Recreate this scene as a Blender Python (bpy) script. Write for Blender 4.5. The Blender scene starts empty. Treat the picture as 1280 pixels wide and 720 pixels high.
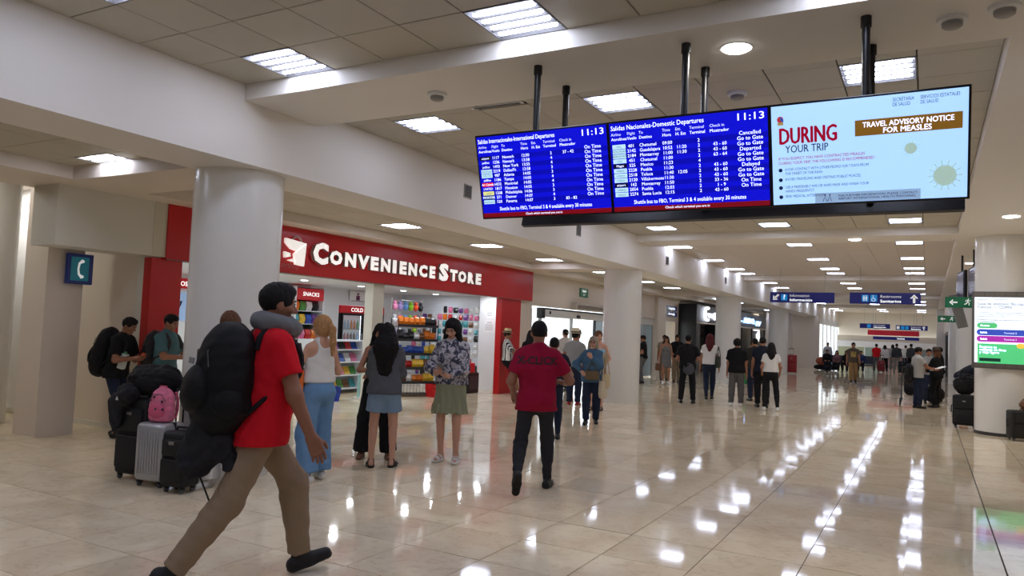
import bpy, bmesh, math, random
import numpy as np
from mathutils import Vector, Matrix, Euler
random.seed(7); rng = np.random.default_rng(7)
sc = bpy.context.scene
C = sc.collection
PI = math.pi

# ------------------------------------------------------------------ camera
cam_d = bpy.data.cameras.new('camera'); cam_d.sensor_width = 36.0
cam_d.lens = 36.0 * 940.0 / 1280.0; cam_d.clip_end = 300
cam = bpy.data.objects.new('camera', cam_d); C.objects.link(cam)
def camera_axes(vx=1160., vy=433., slope=.040, F=940.):
    d = Vector(((vx-640)/F, -(vy-360)/F, -1.)).normalized()      # corridor direction seen by the camera
    h = Vector((1, -slope, 0)); X = (h - d*h.dot(d)).normalized()
    return Matrix((X, d, X.cross(d)))
cam.matrix_world = Matrix.Translation((0, 0, 1.6)) @ camera_axes().to_4x4()
sc.camera = cam

# ------------------------------------------------------------------ world, exposure
w = bpy.data.worlds.new('world'); sc.world = w; w.use_nodes = True
w.node_tree.nodes['Background'].inputs[0].default_value = (.86, .94, 1.0, 1)
w.node_tree.nodes['Background'].inputs[1].default_value = 2.2
sc.view_settings.view_transform = 'Standard'; sc.view_settings.look = 'None'
sc.view_settings.exposure = 0.06; sc.view_settings.gamma = 1.0
sc.view_settings.use_curve_mapping = False
TUBE = 21.0          # radiance of the fluorescent tubes

# ------------------------------------------------------------------ helpers
def lin(c):
    return tuple(((x/255)/12.92 if x/255 <= .04045 else ((x/255+.055)/1.055)**2.4) for x in c)
_m = {}
def M(name, col=(200,200,200), rough=.6, metal=0., emit=0., ecol=None, rnd=0., noise=None, bump=None, coat=0., alpha=None, trans=0., spec=.5, sheen=0.):
    """procedural Principled material; col in sRGB bytes"""
    if name in _m: return _m[name]
    m = bpy.data.materials.new(name); m.use_nodes = True; _m[name] = m
    nt = m.node_tree; b = nt.nodes['Principled BSDF']; L = nt.links
    c = lin(col) + (1,)
    b.inputs['Base Color'].default_value = c; b.inputs['Roughness'].default_value = rough
    b.inputs['Metallic'].default_value = metal; b.inputs['Specular IOR Level'].default_value = spec
    if coat: b.inputs['Coat Weight'].default_value = coat
    if sheen: b.inputs['Sheen Weight'].default_value = sheen
    if trans: b.inputs['Transmission Weight'].default_value = trans; b.inputs['IOR'].default_value = 1.05
    if alpha is not None: b.inputs['Alpha'].default_value = alpha
    if emit:
        b.inputs['Emission Color'].default_value = (lin(ecol) if ecol else c[:3]) + (1,)
        b.inputs['Emission Strength'].default_value = emit
    src = None
    if rnd:
        oi = nt.nodes.new('ShaderNodeObjectInfo'); mr = nt.nodes.new('ShaderNodeMapRange')
        mr.inputs['To Min'].default_value = 1-rnd; mr.inputs['To Max'].default_value = 1+rnd
        L.new(oi.outputs['Random'], mr.inputs['Value'])
        hv = nt.nodes.new('ShaderNodeHueSaturation'); hv.inputs['Color'].default_value = c
        L.new(mr.outputs[0], hv.inputs['Value']); src = hv.outputs[0]
    if noise:
        sca, amt = noise
        tc = nt.nodes.new('ShaderNodeTexCoord'); nz = nt.nodes.new('ShaderNodeTexNoise')
        nz.inputs['Scale'].default_value = sca; nz.inputs['Detail'].default_value = 5
        L.new(tc.outputs['Object'], nz.inputs['Vector'])
        mr = nt.nodes.new('ShaderNodeMapRange'); mr.inputs['From Min'].default_value = .3; mr.inputs['From Max'].default_value = .7
        mr.inputs['To Min'].default_value = 1-amt; mr.inputs['To Max'].default_value = 1+amt
        L.new(nz.outputs['Fac'], mr.inputs['Value'])
        hv = nt.nodes.new('ShaderNodeHueSaturation'); hv.inputs['Color'].default_value = c
        if src: L.new(src, hv.inputs['Color'])
        L.new(mr.outputs[0], hv.inputs['Value']); src = hv.outputs[0]
    if src: L.new(src, b.inputs['Base Color'])
    if bump:
        sca, st = bump
        tc = nt.nodes.new('ShaderNodeTexCoord'); nz = nt.nodes.new('ShaderNodeTexNoise')
        nz.inputs['Scale'].default_value = sca; nz.inputs['Detail'].default_value = 3
        L.new(tc.outputs['Object'], nz.inputs['Vector'])
        bp = nt.nodes.new('ShaderNodeBump'); bp.inputs['Strength'].default_value = st; bp.inputs['Distance'].default_value = .01
        L.new(nz.outputs['Fac'], bp.inputs['Height']); L.new(bp.outputs[0], b.inputs['Normal'])
    return m

class MB:
    """collects shapes into one mesh"""
    def __init__(s): s.v = []; s.f = []; s.mi = []; s.cur = 0
    def add(s, vs, fs, mtx=None):
        n = len(s.v)
        s.v += [tuple(mtx @ Vector(p)) for p in vs] if mtx is not None else [tuple(p) for p in vs]
        s.f += [tuple(i+n for i in f) for f in fs]; s.mi += [s.cur]*len(fs); return s
    def box(s, x0, x1, y0, y1, z0, z1, mtx=None):
        return s.add([(x,y,z) for z in (z0,z1) for y in (y0,y1) for x in (x0,x1)],
                     [(0,2,3,1),(4,5,7,6),(0,1,5,4),(2,6,7,3),(0,4,6,2),(1,3,7,5)], mtx)
    def cbox(s, c, d, mtx=None):
        return s.box(c[0]-d[0]/2,c[0]+d[0]/2,c[1]-d[1]/2,c[1]+d[1]/2,c[2]-d[2]/2,c[2]+d[2]/2,mtx)
    def rbox(s, c, d, r=.02, seg=2, mtx=None):
        key = (tuple(round(x,4) for x in d), r, seg)
        if key not in _rb:
            bm = bmesh.new(); bmesh.ops.create_cube(bm, size=1)
            bmesh.ops.scale(bm, vec=d, verts=bm.verts)
            bmesh.ops.bevel(bm, geom=bm.edges[:], offset=min(r, min(d)*.49), segments=seg, profile=.5, affect='EDGES')
            bm.verts.index_update()
            _rb[key] = ([v.co.copy() for v in bm.verts], [tuple(v.index for v in f.verts) for f in bm.faces]); bm.free()
        vs, fs = _rb[key]; T = Matrix.Translation(c)
        return s.add(vs, fs, (mtx @ T) if mtx is not None else T)
    def tube(s, pts, r, n=8, caps=True):
        """round bar along points; r one number or one per point"""
        pts = [Vector(p) for p in pts]; rs = r if isinstance(r, (list,tuple)) else [r]*len(pts)
        vs = []; up = None
        for i, p in enumerate(pts):
            t = (pts[min(i+1,len(pts)-1)] - pts[max(i-1,0)]).normalized()
            if up is None: up = t.orthogonal().normalized()
            a = (up - t*up.dot(t)); a = a.normalized() if a.length > 1e-6 else t.orthogonal().normalized(); up = a
            b = t.cross(a)
            vs += [p + (a*math.cos(2*PI*k/n) + b*math.sin(2*PI*k/n))*rs[i] for k in range(n)]
        fs = [(i*n+k, i*n+(k+1)%n, (i+1)*n+(k+1)%n, (i+1)*n+k) for i in range(len(pts)-1) for k in range(n)]
        if caps: fs += [tuple(reversed(range(n))), tuple(range((len(pts)-1)*n, len(pts)*n))]
        return s.add(vs, fs)
    def lathe(s, prof, n=24, mtx=None):
        """prof: (r,z) from bottom to top"""
        vs = [(r*math.cos(2*PI*k/n), r*math.sin(2*PI*k/n), z) for r, z in prof for k in range(n)]
        fs = [(i*n+k, i*n+(k+1)%n, (i+1)*n+(k+1)%n, (i+1)*n+k) for i in range(len(prof)-1) for k in range(n)]
        fs += [tuple(reversed(range(n))), tuple(range((len(prof)-1)*n, len(prof)*n))]
        return s.add(vs, fs, mtx)
    def prism(s, poly, d, mtx=None):
        """polygon in x,z pushed from y=0 to y=d"""
        n = len(poly)
        vs = [(x,0,z) for x,z in poly] + [(x,d,z) for x,z in poly]
        fs = [tuple(range(n)), tuple(reversed(range(n,2*n)))] + [(i,n+i,n+(i+1)%n,(i+1)%n) for i in range(n)]
        return s.add(vs, fs, mtx)
    def ball(s, c, r, n=10, mtx=None):
        r = r if isinstance(r,(tuple,list)) else (r,r,r); k = max(4,n//2); vs = []; fs = []
        for i in range(k+1):
            a = PI*i/k
            vs += [(c[0]+r[0]*math.sin(a)*math.cos(2*PI*j/n), c[1]+r[1]*math.sin(a)*math.sin(2*PI*j/n), c[2]-r[2]*math.cos(a)) for j in range(n)]
        fs = [(i*n+j, i*n+(j+1)%n, (i+1)*n+(j+1)%n, (i+1)*n+j) for i in range(k) for j in range(n)]
        return s.add(vs, fs, mtx)
    def mesh(s, name, mats, smooth=False):
        me = bpy.data.meshes.new(name); me.from_pydata(s.v, [], s.f)
        for m in (mats if isinstance(mats,(list,tuple)) else [mats]): me.materials.append(m)
        if any(s.mi): me.polygons.foreach_set('material_index', s.mi)
        if smooth: me.polygons.foreach_set('use_smooth', [True]*len(s.f)); me.set_sharp_from_angle(angle=math.radians(40))
        me.update(); return me
    def build(s, name, mats, parent=None, loc=None, smooth=False, rotz=0):
        return link(name, s.mesh(name, mats, smooth), parent, loc, rotz)
_rb = {}
def link(name, me, parent=None, loc=None, rotz=0):
    o = bpy.data.objects.new(name, me); C.objects.link(o)
    if parent is not None: o.parent = parent
    if loc is not None: o.location = loc
    if rotz: o.rotation_euler.z = rotz
    return o
def box(name, x0, x1, y0, y1, z0, z1, m, parent=None):
    return MB().box(x0,x1,y0,y1,z0,z1).build(name, m, parent)
def tag(o, label=None, cat=None, group=None, kind=None):
    if label: o['label'] = label
    if cat: o['category'] = cat
    if group: o['group'] = group
    if kind: o['kind'] = kind
    return o
def thing(name, label, cat, loc=(0,0,0), rotz=0, group=None):
    o = bpy.data.objects.new(name, None); C.objects.link(o); o.empty_display_size = .1
    o.location = loc; o.rotation_euler.z = rotz
    return tag(o, label, cat, group)
def struct(name, x0, x1, y0, y1, z0, z1, m, parent=None, label=None):
    o = box(name, x0,x1,y0,y1,z0,z1, m, parent)
    if parent is None: tag(o, label, kind='structure')
    return o
def dup(root, loc, rotz=0, label=None, group=None):
    """copy of a thing with its parts and sub-parts"""
    r = root.copy(); C.objects.link(r); r.location = loc; r.rotation_euler.z = rotz
    if label: r['label'] = label
    if group: r['group'] = group
    for ch in list(root.children):
        c = ch.copy(); C.objects.link(c); c.parent = r
        for g in list(ch.children):
            d = g.copy(); C.objects.link(d); d.parent = c
    return r
_tx = {}
def text_data(body, bold=0., align='LEFT', extrude=0., spacing=1., res=2):
    key = (body, bold, align, extrude, spacing)
    if key in _tx: return _tx[key]
    c = bpy.data.curves.new('lettering','FONT'); c.body = body; c.size = 1; c.offset = bold; c.align_x = align
    c.extrude = extrude; c.space_line = spacing; c.resolution_u = res
    o = bpy.data.objects.new('tmp', c); me = bpy.data.meshes.new_from_object(o)
    bpy.data.objects.remove(o); bpy.data.curves.remove(c)
    v = np.zeros(len(me.vertices)*3); me.vertices.foreach_get('co', v); v = v.reshape(-1,3)
    fs = [tuple(p.vertices) for p in me.polygons]; bpy.data.meshes.remove(me)
    _tx[key] = (v, fs); return _tx[key]
def add_text(mb, body, x, z, size, mtx, bold=0., align='LEFT', width=None, extrude=0., spacing=1., fit=None, depth=None):
    """text in the local x/z plane, readable from -y; size = letter em height. fit=(x0,x1,z0,z1) stretches it into a box"""
    if bold and not extrude:                      # heavier strokes: the glyphs again, slightly shifted
        b_ = bold*.55*(1.4 if fit else 1)
        k_ = (size if not fit else (fit[3]-fit[2])*1.1)
        for dx, dz in ((-1,0),(1,0),(0,.6),(0,-.6)) if bold > .02 else ((-1,0),(1,0)):
            f_ = (fit[0]+dx*b_*k_, fit[1]+dx*b_*k_, fit[2]+dz*b_*k_, fit[3]+dz*b_*k_) if fit else None
            add_text(mb, body, x+dx*b_*k_, z+dz*b_*k_, size, mtx, 0., align, width, 0., spacing, f_, depth)
        bold = 0.
    v, fs = text_data(body, bold, align, extrude, spacing)
    p = v.copy()
    if fit:
        lo, hi = p.min(0), p.max(0)
        p[:,0] = fit[0] + (p[:,0]-lo[0])/(hi[0]-lo[0])*(fit[1]-fit[0]); p[:,1] = fit[2] + (p[:,1]-lo[1])/(hi[1]-lo[1])*(fit[3]-fit[2])
        p[:,2] = p[:,2]*(depth or 1)
    else:
        p[:,:2] *= size
        if width: p[:,0] *= width/(p[:,0].max()-p[:,0].min())
        p[:,0] += x; p[:,1] += z; p[:,2] *= size
    mb.add([(a, -c, b) for a, b, c in p], fs, mtx)
def frame_mtx(o, ux, uz):
    """matrix whose local x runs along ux, local z along uz, origin o (local -y faces the reader)"""
    ux = Vector(ux).normalized(); uz = Vector(uz).normalized(); uy = uz.cross(ux)
    m = Matrix((ux, uy, uz)).transposed().to_4x4(); m.translation = o; return m

# ------------------------------------------------------------------ materials of the building
paint = M('white_paint', (236,230,220), .55, bump=(60,.04))
paint2 = M('beige_paint', (226,214,198), .6, bump=(60,.04))
grey_paint = M('grey_green_paint', (222,219,206), .5)
col_paint = M('glossy_white_column_paint', (232,230,224), .22)
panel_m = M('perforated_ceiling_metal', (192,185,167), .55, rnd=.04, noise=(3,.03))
frame_m = M('louvre_grey_aluminium', (120,118,118), .5)
fix_m = M('white_enamel', (235,235,232), .35)
tube_m = M('lit_fluorescent_tube', (255,255,255), .4, emit=TUBE, ecol=(218,227,255))
dl_m = M('lit_downlight_lens', (255,255,255), .4, emit=22, ecol=(255,253,255))
blackm = M('black_powder_coat', (18,18,22), .35)
blackp = M('black_plastic', (14,14,16), .45)
chrome = M('brushed_steel', (190,190,190), .3, metal=1)
red_m = M('red_laminate', (196,8,16), .35)
joint_m = M('dark_grout', (70,60,50), .7)

def marble():
    m = bpy.data.materials.new('polished_cream_marble'); m.use_nodes = True
    nt = m.node_tree; L = nt.links; b = nt.nodes['Principled BSDF']
    g = nt.nodes.new('ShaderNodeNewGeometry'); oi = nt.nodes.new('ShaderNodeObjectInfo')
    at = nt.nodes.new('ShaderNodeAttribute'); at.attribute_name = 'tile'
    ad = nt.nodes.new('ShaderNodeMath'); ad.operation = 'ADD'; L.new(oi.outputs['Random'], ad.inputs[0]); L.new(at.outputs['Fac'], ad.inputs[1])
    fr = nt.nodes.new('ShaderNodeMath'); fr.operation = 'FRACT'; L.new(ad.outputs[0], fr.inputs[0])
    cb = nt.nodes.new('ShaderNodeCombineXYZ')
    mu = nt.nodes.new('ShaderNodeMath'); mu.operation = 'MULTIPLY'; mu.inputs[1].default_value = 37; L.new(fr.outputs[0], mu.inputs[0]); L.new(mu.outputs[0], cb.inputs['Z'])
    va = nt.nodes.new('ShaderNodeVectorMath'); L.new(g.outputs['Position'], va.inputs[0]); L.new(cb.outputs[0], va.inputs[1])
    n1 = nt.nodes.new('ShaderNodeTexNoise'); n1.inputs['Scale'].default_value = 1.6; n1.inputs['Detail'].default_value = 8; n1.inputs['Distortion'].default_value = 1.2
    L.new(va.outputs[0], n1.inputs['Vector'])
    n2 = nt.nodes.new('ShaderNodeTexNoise'); n2.inputs['Scale'].default_value = 7; n2.inputs['Detail'].default_value = 10; n2.inputs['Distortion'].default_value = 2
    L.new(va.outputs[0], n2.inputs['Vector'])
    r = nt.nodes.new('ShaderNodeValToRGB'); e = r.color_ramp.elements
    e[0].position = .3; e[0].color = lin((236,214,180))+(1,); e[1].position = .68; e[1].color = lin((253,238,207))+(1,)
    L.new(n1.outputs['Fac'], r.inputs[0])
    r2 = nt.nodes.new('ShaderNodeValToRGB'); e = r2.color_ramp.elements
    e[0].position = .36; e[0].color = (.70,.63,.55,1); e[1].position = .47; e[1].color = (1,1,1,1); L.new(n2.outputs['Fac'], r2.inputs[0])
    mx = nt.nodes.new('ShaderNodeMix'); mx.data_type = 'RGBA'; mx.blend_type = 'MULTIPLY'; mx.inputs[0].default_value = .3
    L.new(r.outputs[0], mx.inputs[6]); L.new(r2.outputs[0], mx.inputs[7])
    mr = nt.nodes.new('ShaderNodeMapRange'); mr.inputs['To Min'].default_value = .92; mr.inputs['To Max'].default_value = 1.07; L.new(fr.outputs[0], mr.inputs['Value'])
    hv = nt.nodes.new('ShaderNodeHueSaturation'); L.new(mx.outputs[2], hv.inputs['Color']); L.new(mr.outputs[0], hv.inputs['Value'])
    L.new(hv.outputs[0], b.inputs['Base Color'])
    m3 = nt.nodes.new('ShaderNodeMapRange'); m3.inputs['To Min'].default_value = .035; m3.inputs['To Max'].default_value = .075; L.new(n1.outputs['Fac'], m3.inputs['Value'])
    L.new(m3.outputs[0], b.inputs['Roughness']); b.inputs['Specular IOR Level'].default_value = .33
    n3 = nt.nodes.new('ShaderNodeTexNoise'); n3.inputs['Scale'].default_value = 5; n3.inputs['Detail'].default_value = 2; L.new(va.outputs[0], n3.inputs['Vector'])
    bp = nt.nodes.new('ShaderNodeBump'); bp.inputs['Strength'].default_value = .010; bp.inputs['Distance'].default_value = .01
    L.new(n3.outputs['Fac'], bp.inputs['Height']); L.new(bp.outputs[0], b.inputs['Normal'])
    return m
marble_m = marble()

# ------------------------------------------------------------------ floor
TS = .643
floor = struct('floor', -16, 6, -6, 62, -.12, -.004, joint_m, label='polished cream marble tile floor')
def tile_shape(w, d):
    b = .0018
    return ([(-w/2,-d/2,-.012),(w/2,-d/2,-.012),(w/2,d/2,-.012),(-w/2,d/2,-.012),
             (-w/2+b,-d/2+b,0),(w/2-b,-d/2+b,0),(w/2-b,d/2-b,0),(-w/2+b,d/2-b,0)],
            [(4,5,6,7),(0,1,5,4),(1,2,6,5),(2,3,7,6),(3,0,4,7)])
mbt = MB(); mbt.add(*tile_shape(TS-.003, TS-.003)); tile_me = mbt.mesh('tile', marble_m)
tv, tf = tile_shape(TS-.003, TS-.003)
cells = []
for i in range(-26, 9):
    for j in range(-9, 88):
        x = .51 + (i+.5)*TS; y = 5.85 + (j+.5)*TS
        if -16 < x < 6 and -5.8 < y < 61.5: cells.append((x, y, i, j))
def near_key(c):
    x, y = c[0], c[1]
    zc = .48*-x + .87*y; xc = .87*x + .48*y
    vis = zc > 1.5 and abs(xc) < zc*.74 and zc > 3.4 - .0*xc
    return (0 if vis else 1, zc)
cells.sort(key=near_key)
fv = []; ff = []; fa = []
for k, (x, y, i, j) in enumerate(cells):
    ex = (-.006 if i == -1 else 0)                       # wider open joints along two lines
    e1 = Euler((random.gauss(0,.0016), random.gauss(0,.0016), 0))
    if k < 300:
        o = link('tile', tile_me, floor, (x, y + (.006 if j == 0 else 0), 0)); o.rotation_euler = e1; o.location.x += ex
    else:
        n = len(fv); R = e1.to_matrix()
        fv += [tuple(R @ Vector(p) + Vector((x+ex, y + (.006 if j == 0 else 0), 0))) for p in tv]
        ff += [tuple(a+n for a in f) for f in tf]; fa += [random.random()]*8
me = bpy.data.meshes.new('tile_field'); me.from_pydata(fv, [], ff); me.materials.append(marble_m)
me.attributes.new('tile','FLOAT','POINT').data.foreach_set('value', fa)
tag(link('tile_field', me, floor), kind='stuff')

# ------------------------------------------------------------------ ceiling of the hall
CZ = 3.88; PX = .577
XL, XR = -5.85, .48
beams_y = [(5.02,6.02),(16.3,17.35),(27.7,28.7),(38.4,39.4),(49.1,50.1)]
bays = [(-5.9,5.02)] + [(beams_y[i][1], beams_y[i+1][0]) for i in range(4)] + [(50.1,61)]
ceil = struct('ceiling', XL-.1, XR+.1, -6, 62, CZ+.06, CZ+.16, M('dark_plenum',(46,42,38),.9), label='white metal panel ceiling of the hall')
lights = []                              # (x, y, z, row, bay)
row_y = [-3.4, -1.2, .9, 2.9, 4.73, 6.9, 9.95, 13.0, 15.45, 19.0, 22.1, 25.15, 26.9, 31.2, 34.4, 37.3, 41.2, 44.4, 47.6, 52, 55, 58]  # leading overhead rows are unseen, added to brighten the near hall
panel_me = MB().rbox((0,0,0), (PX-.011, PX-.011, .016), .003, 1).mesh('ceiling_panel', panel_m)
rest = MB(); rest2 = MB(); np_ = 0; lightset = set()
for bi, (y0, y1) in enumerate(bays):
    n = max(1, round((y1-y0)/PX)); d = (y1-y0)/n
    for j in range(n):
        yc = y1 - (j+.5)*d if bi == 0 else y0 + (j+.5)*d
        hit = [r for r in row_y if abs(r-yc) <= d/2+1e-6]
        for i in range(11):
            xc = XL + (i+.5)*(XR-XL)/11
            if hit and i in ((1,5,9) if bi < 2 else (0,5,9)):
                lights.append((xc, yc, CZ, max(i,1), bi)); continue
            if (bi == 0 and yc > 1.2 or bi == 1) and np_ < 295:
                o = link('ceiling_panel', panel_me, ceil, (xc, yc, CZ+.008 + random.uniform(-.0015,.0015))); np_ += 1
                if abs(yc-y0-d/2) < .01 and bi == 1 and i in (3,): o.location.z += .02; o.rotation_euler.x = .05
            else:
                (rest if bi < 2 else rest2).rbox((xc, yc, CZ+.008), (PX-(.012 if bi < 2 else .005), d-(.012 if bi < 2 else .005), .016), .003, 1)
tag(rest.build('ceiling_panel_field', panel_m, ceil), kind='stuff')
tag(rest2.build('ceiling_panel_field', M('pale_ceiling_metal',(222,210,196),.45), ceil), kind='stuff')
for (y0, y1) in beams_y:
    struct('ceiling_beam', XL, XR, y0, y1, 3.73, CZ+.1, paint, label='shallow white plaster cross beam')
struct('ceiling_beam', -6.62, XL, -6, 62, 3.12, CZ+.16, paint, label='deep white beam over the left columns')
struct('ceiling_beam', XR, 3.4, -6, 62, 3.73, CZ+.16, paint, label='white soffit over the right columns')

# ------------------------------------------------------------------ left aisle ceiling
AZ = 3.3
ceil2 = struct('ceiling', -8.75, -6.62, -6, 50, AZ+.03, AZ+.2, paint2, label='panel ceiling of the left aisle')
a_beams = [(5.1,6.02),(16.7,17.5),(27.6,28.4),(38.4,39.4)]
ar = MB()
yy = -1.0
ny = 0
alights = [-.7, 1.3, 3.2, 4.82, 10.05, 13.1, 15.9, 19.5, 23.0, 26.0, 29.2, 33, 36.5, 41.0, 44.5, 47.3]  # unseen leading lights and the last far one are added to brighten the aisle
apan = MB().rbox((0,0,0), (.523, .57, .016), .003, 1).mesh('ceiling_panel', panel_m)
while yy < 49:
    if not any(a <= yy+.29 <= b for a, b in a_beams):
        lit = any(abs(yy+.29-l) < .29 for l in alights)
        for i in range(4):
            x = -6.62 - (i+.5)*.5325
            if lit and i == 2:
                lights.append((x, yy+.29, AZ, 'a', 0)); continue
            if 2 < yy < 14: link('ceiling_panel', apan, ceil2, (x, yy+.29, AZ+.008))
            else: ar.rbox((x, yy+.29, AZ+.008), (.523,.57,.016), .003, 1)
    yy += .58
tag(ar.build('ceiling_panel_field', panel_m, ceil2), kind='stuff')
for a, b in a_beams: struct('ceiling_beam', -8.75, -6.62, a, b, 3.14, AZ+.1, paint2, label='low beige cross beam of the left aisle')
struct('trim_1', -9.9, -8.75, -6, 50, 3.15, AZ+.2, paint2, label='lower ceiling strip along the shop fronts')
struct('ceiling_side', -16, -9.9, -6, 6.7, 3.5, 3.7, paint2, label='ceiling of the side passage')

# ------------------------------------------------------------------ ceiling lights
def make_light(long=.55, wide=.5):
    t = thing('ceiling_light', 'x', 'light')
    f = MB(); W, D = long/2+.013, wide/2+.035
    f.box(-W,W,-D,D,.05,.058); f.box(-W,-W+.012,-D,D,-.004,.05); f.box(W-.012,W,-D,D,-.004,.05)
    f.box(-W,W,-D,-D+.012,-.004,.05); f.box(-W,W,D-.012,D,-.004,.05)
    for k in (-1,0,1): f.box(-W+.012,W-.012,k*wide/4-.006,k*wide/4+.006,.002,.03)
    f.build('frame', frame_m, t)
    tm = MB(); n = 10; L_, R_ = long/2-.02, .025
    prof = []
    vs = []; fs = []
    for sx in (-1,1):
        for k in range(7):
            a = -PI/2 + PI*k/6
            prof.append((sx*(L_-R_) + sx*R_*math.cos(a), sx*R_*math.sin(a)))
    m_ = len(prof)
    vs = [(x,y,.0) for x,y in prof] + [(x*.995,y*.8,-.012) for x,y in prof]
    fs = [tuple(range(m_,2*m_))[::-1]] + [(i,(i+1)%m_,m_+(i+1)%m_,m_+i) for i in range(m_)]
    tm.add(vs, fs); tme = tm.mesh('tube', tube_m)
    for k in range(4): link('tube', tme, t, (0, (k-1.5)*wide/4, .012))
    return t
L0 = make_light(); first = True
rown = {1:'left', 5:'middle', 9:'right'}
ORD = ['first','second','third','fourth','fifth','sixth','seventh','eighth','ninth','tenth','eleventh','twelfth']
past = {}
for (x, y, z, i, bi) in sorted(lights, key=lambda l: l[1]):
    if i == 'a':
        grp = 'ceiling lights of the left aisle'
        if y < 4: lb = 'added unseen aisle ceiling light, '+ORD[past.setdefault('o',0)]+' before the phone sign'; past['o'] += 1
        elif y < 6: lb = 'four-tube ceiling light of the left aisle above the phone sign'
        elif y < 12: lb = 'four-tube aisle ceiling light over the start of the shop lettering'
        elif y < 14: lb = 'four-tube aisle ceiling light over the end of the shop lettering'
        elif y < 17: lb = 'four-tube aisle ceiling light over the right end of the red shop fascia'
        elif y < 22: lb = 'four-tube aisle ceiling light by the second round column, over the glass doors'
        else: lb = ORD[past.setdefault('a',0)]+' aisle ceiling light past the sliding doors'; past['a'] += 1
    else:
        grp = 'ceiling lights of the hall'; r_ = rown[i]
        if y < 4: k_ = past.setdefault(('o',i),0); past[('o',i)] += 1; lb = f'{ORD[k_]} added unseen ceiling light of the {r_} row, nearer than the first cross beam'
        elif y < 5.2: lb = f'four-tube ceiling light touching the nearest cross beam, {r_} row'
        elif y < 7.5: lb = {1:'four-tube ceiling light past the nearest cross beam, beside the left beam', 5:'four-tube ceiling light past the nearest cross beam, above the blue screens', 9:'four-tube ceiling light above the measles notice screen'}[i]
        elif y < 15: k_ = past.setdefault(('h',i),0); past[('h',i)] += 1; lb = f'{ORD[k_]} ceiling light behind the hanging screens, {r_} row'
        elif y < 16.5: lb = f'ceiling light just below the hanging screens, before the second cross beam, {r_} row'
        elif y < 28: k_ = past.setdefault(('m',i),0); past[('m',i)] += 1; lb = f'{ORD[k_]} ceiling light past the second cross beam, {r_} row'
        else: k_ = past.setdefault(('f',i),0); past[('f',i)] += 1; lb = f'{ORD[k_]} small distant ceiling light past the third cross beam, {r_} row'
    if first: L0.location = (x,y,z); L0['label'] = lb; L0['group'] = grp; first = False
    else: dup(L0, (x,y,z), 0, lb, grp)

def downlight(x, y, z, r, label):
    t = thing('downlight', label, 'light', (x,y,z), 0, 'round downlights')
    MB().lathe([(r*1.12,-.004),(r*1.12,.0)],32).build('rim', fix_m, t)
    MB().lathe([(r*.9,-.012),(r,-.0045)],32).build('lens', dl_m, t)
    a = bpy.data.lights.new('downlight_lamp','AREA'); a.shape = 'DISK'; a.size = r*1.6; a.energy = (30 if x > 0 else 14) if x > -9 or x < -12 else 5; a.color = (1,.96,.9)
    ao = bpy.data.objects.new('downlight_lamp', a); C.objects.link(ao); ao.parent = t; ao.location = (0,0,-.02)
downlight(-1.25, 5.5, 3.73, .105, 'round downlight in the nearest cross beam above the screens')
downlight(-1.33, 16.8, 3.73, .12, 'small round downlight in the second cross beam')
downlight(1.15, 14.3, 3.73, .12, 'round downlight in the soffit before the right column')
downlight(-10.6, 5.0, 3.5, .09, 'round downlight in the side passage behind the square pillar')
for k, (x, y) in enumerate(((-11.2,3.6),(-12.4,6.1),(-10.6,2.6))):  # the nearer ones are added to brighten the dark side passage
    downlight(x, y, 3.5, .09, ['added downlight of the side passage before the square pillar','round downlight beyond the leftmost column in the passage','added downlight of the side passage out of sight on the left'][k])
downlight(.9, 22.0, 3.73, .1, 'round downlight in the right soffit beyond the right column')
def detector(x, y, z, label):
    t = thing('smoke_detector', label, 'smoke detector', (x,y,z), 0, 'smoke detectors')
    MB().lathe([(.045,-.065),(.06,-.055),(.062,-.03),(.055,-.028)],20).build('sensor_head', M('grey_plastic',(150,146,140),.4), t, smooth=True)
    MB().lathe([(.055,-.03),(.088,-.022),(.092,0)],24).build('base', fix_m, t, smooth=True)
detector(-3.95, 5.56, 3.73, 'smoke detector on the near cross beam left of the screens')
detector(.12, 5.52, 3.73, 'smoke detector on the near cross beam above the right screen')
detector(.40, 5.44, 3.73, 'smoke detector in the corner right of the other beam detectors')
detector(-1.57, 6.99, CZ, 'smoke detector on the ceiling panels behind the downlight')
t = thing('gap_strip', 'black strip for the shaded gap in the ceiling behind the near beam', 'vent', (-3.87,6.5,CZ))
MB().box(-.3,.3,-.03,.03,-.006,.004).build('frame', fix_m, t)
MB().box(-.27,.27,-.02,.02,-.009,-.002).build('slot', blackm, t)  # black colour stands for the shade inside an open panel gap

def grille(x, y, z, w, h, label, grp='beam air grilles', face=1):
    t = thing('air_grille', label, 'vent', (x,y,z), 0, grp)
    MB().box(0,.012,-w/2,w/2,-h/2,h/2).build('frame', M('grille_frame',(168,162,152),.5), t)
    MB().box(.012,.013,-w/2+.015,w/2-.015,-h/2+.015,h/2-.015).build('recess', M('dark_gap',(40,38,36),.8), t)
    sl = MB().box(-.003,.006,-w/2+.012,w/2-.012,-.004,.004).mesh('slat', M('grille_slat',(125,120,112),.4))
    n = 7
    for k in range(n): link('slat', sl, t, (.014,0,-h/2+.02+(h-.04)*k/(n-1)))
grille(XL, 9.1, 3.57, .2, .2, 'square air grille on the left beam beside the screens')
grille(XL, 13.06, 3.54, .2, .22, 'square air grille on the left beam under the screens')
grille(XL, 18.65, 3.52, .22, .22, 'square air grille on the left beam past the second column')
grille(XL, 25.0, 3.5, .22, .22, 'square air grille on the left beam near the third column')

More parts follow.
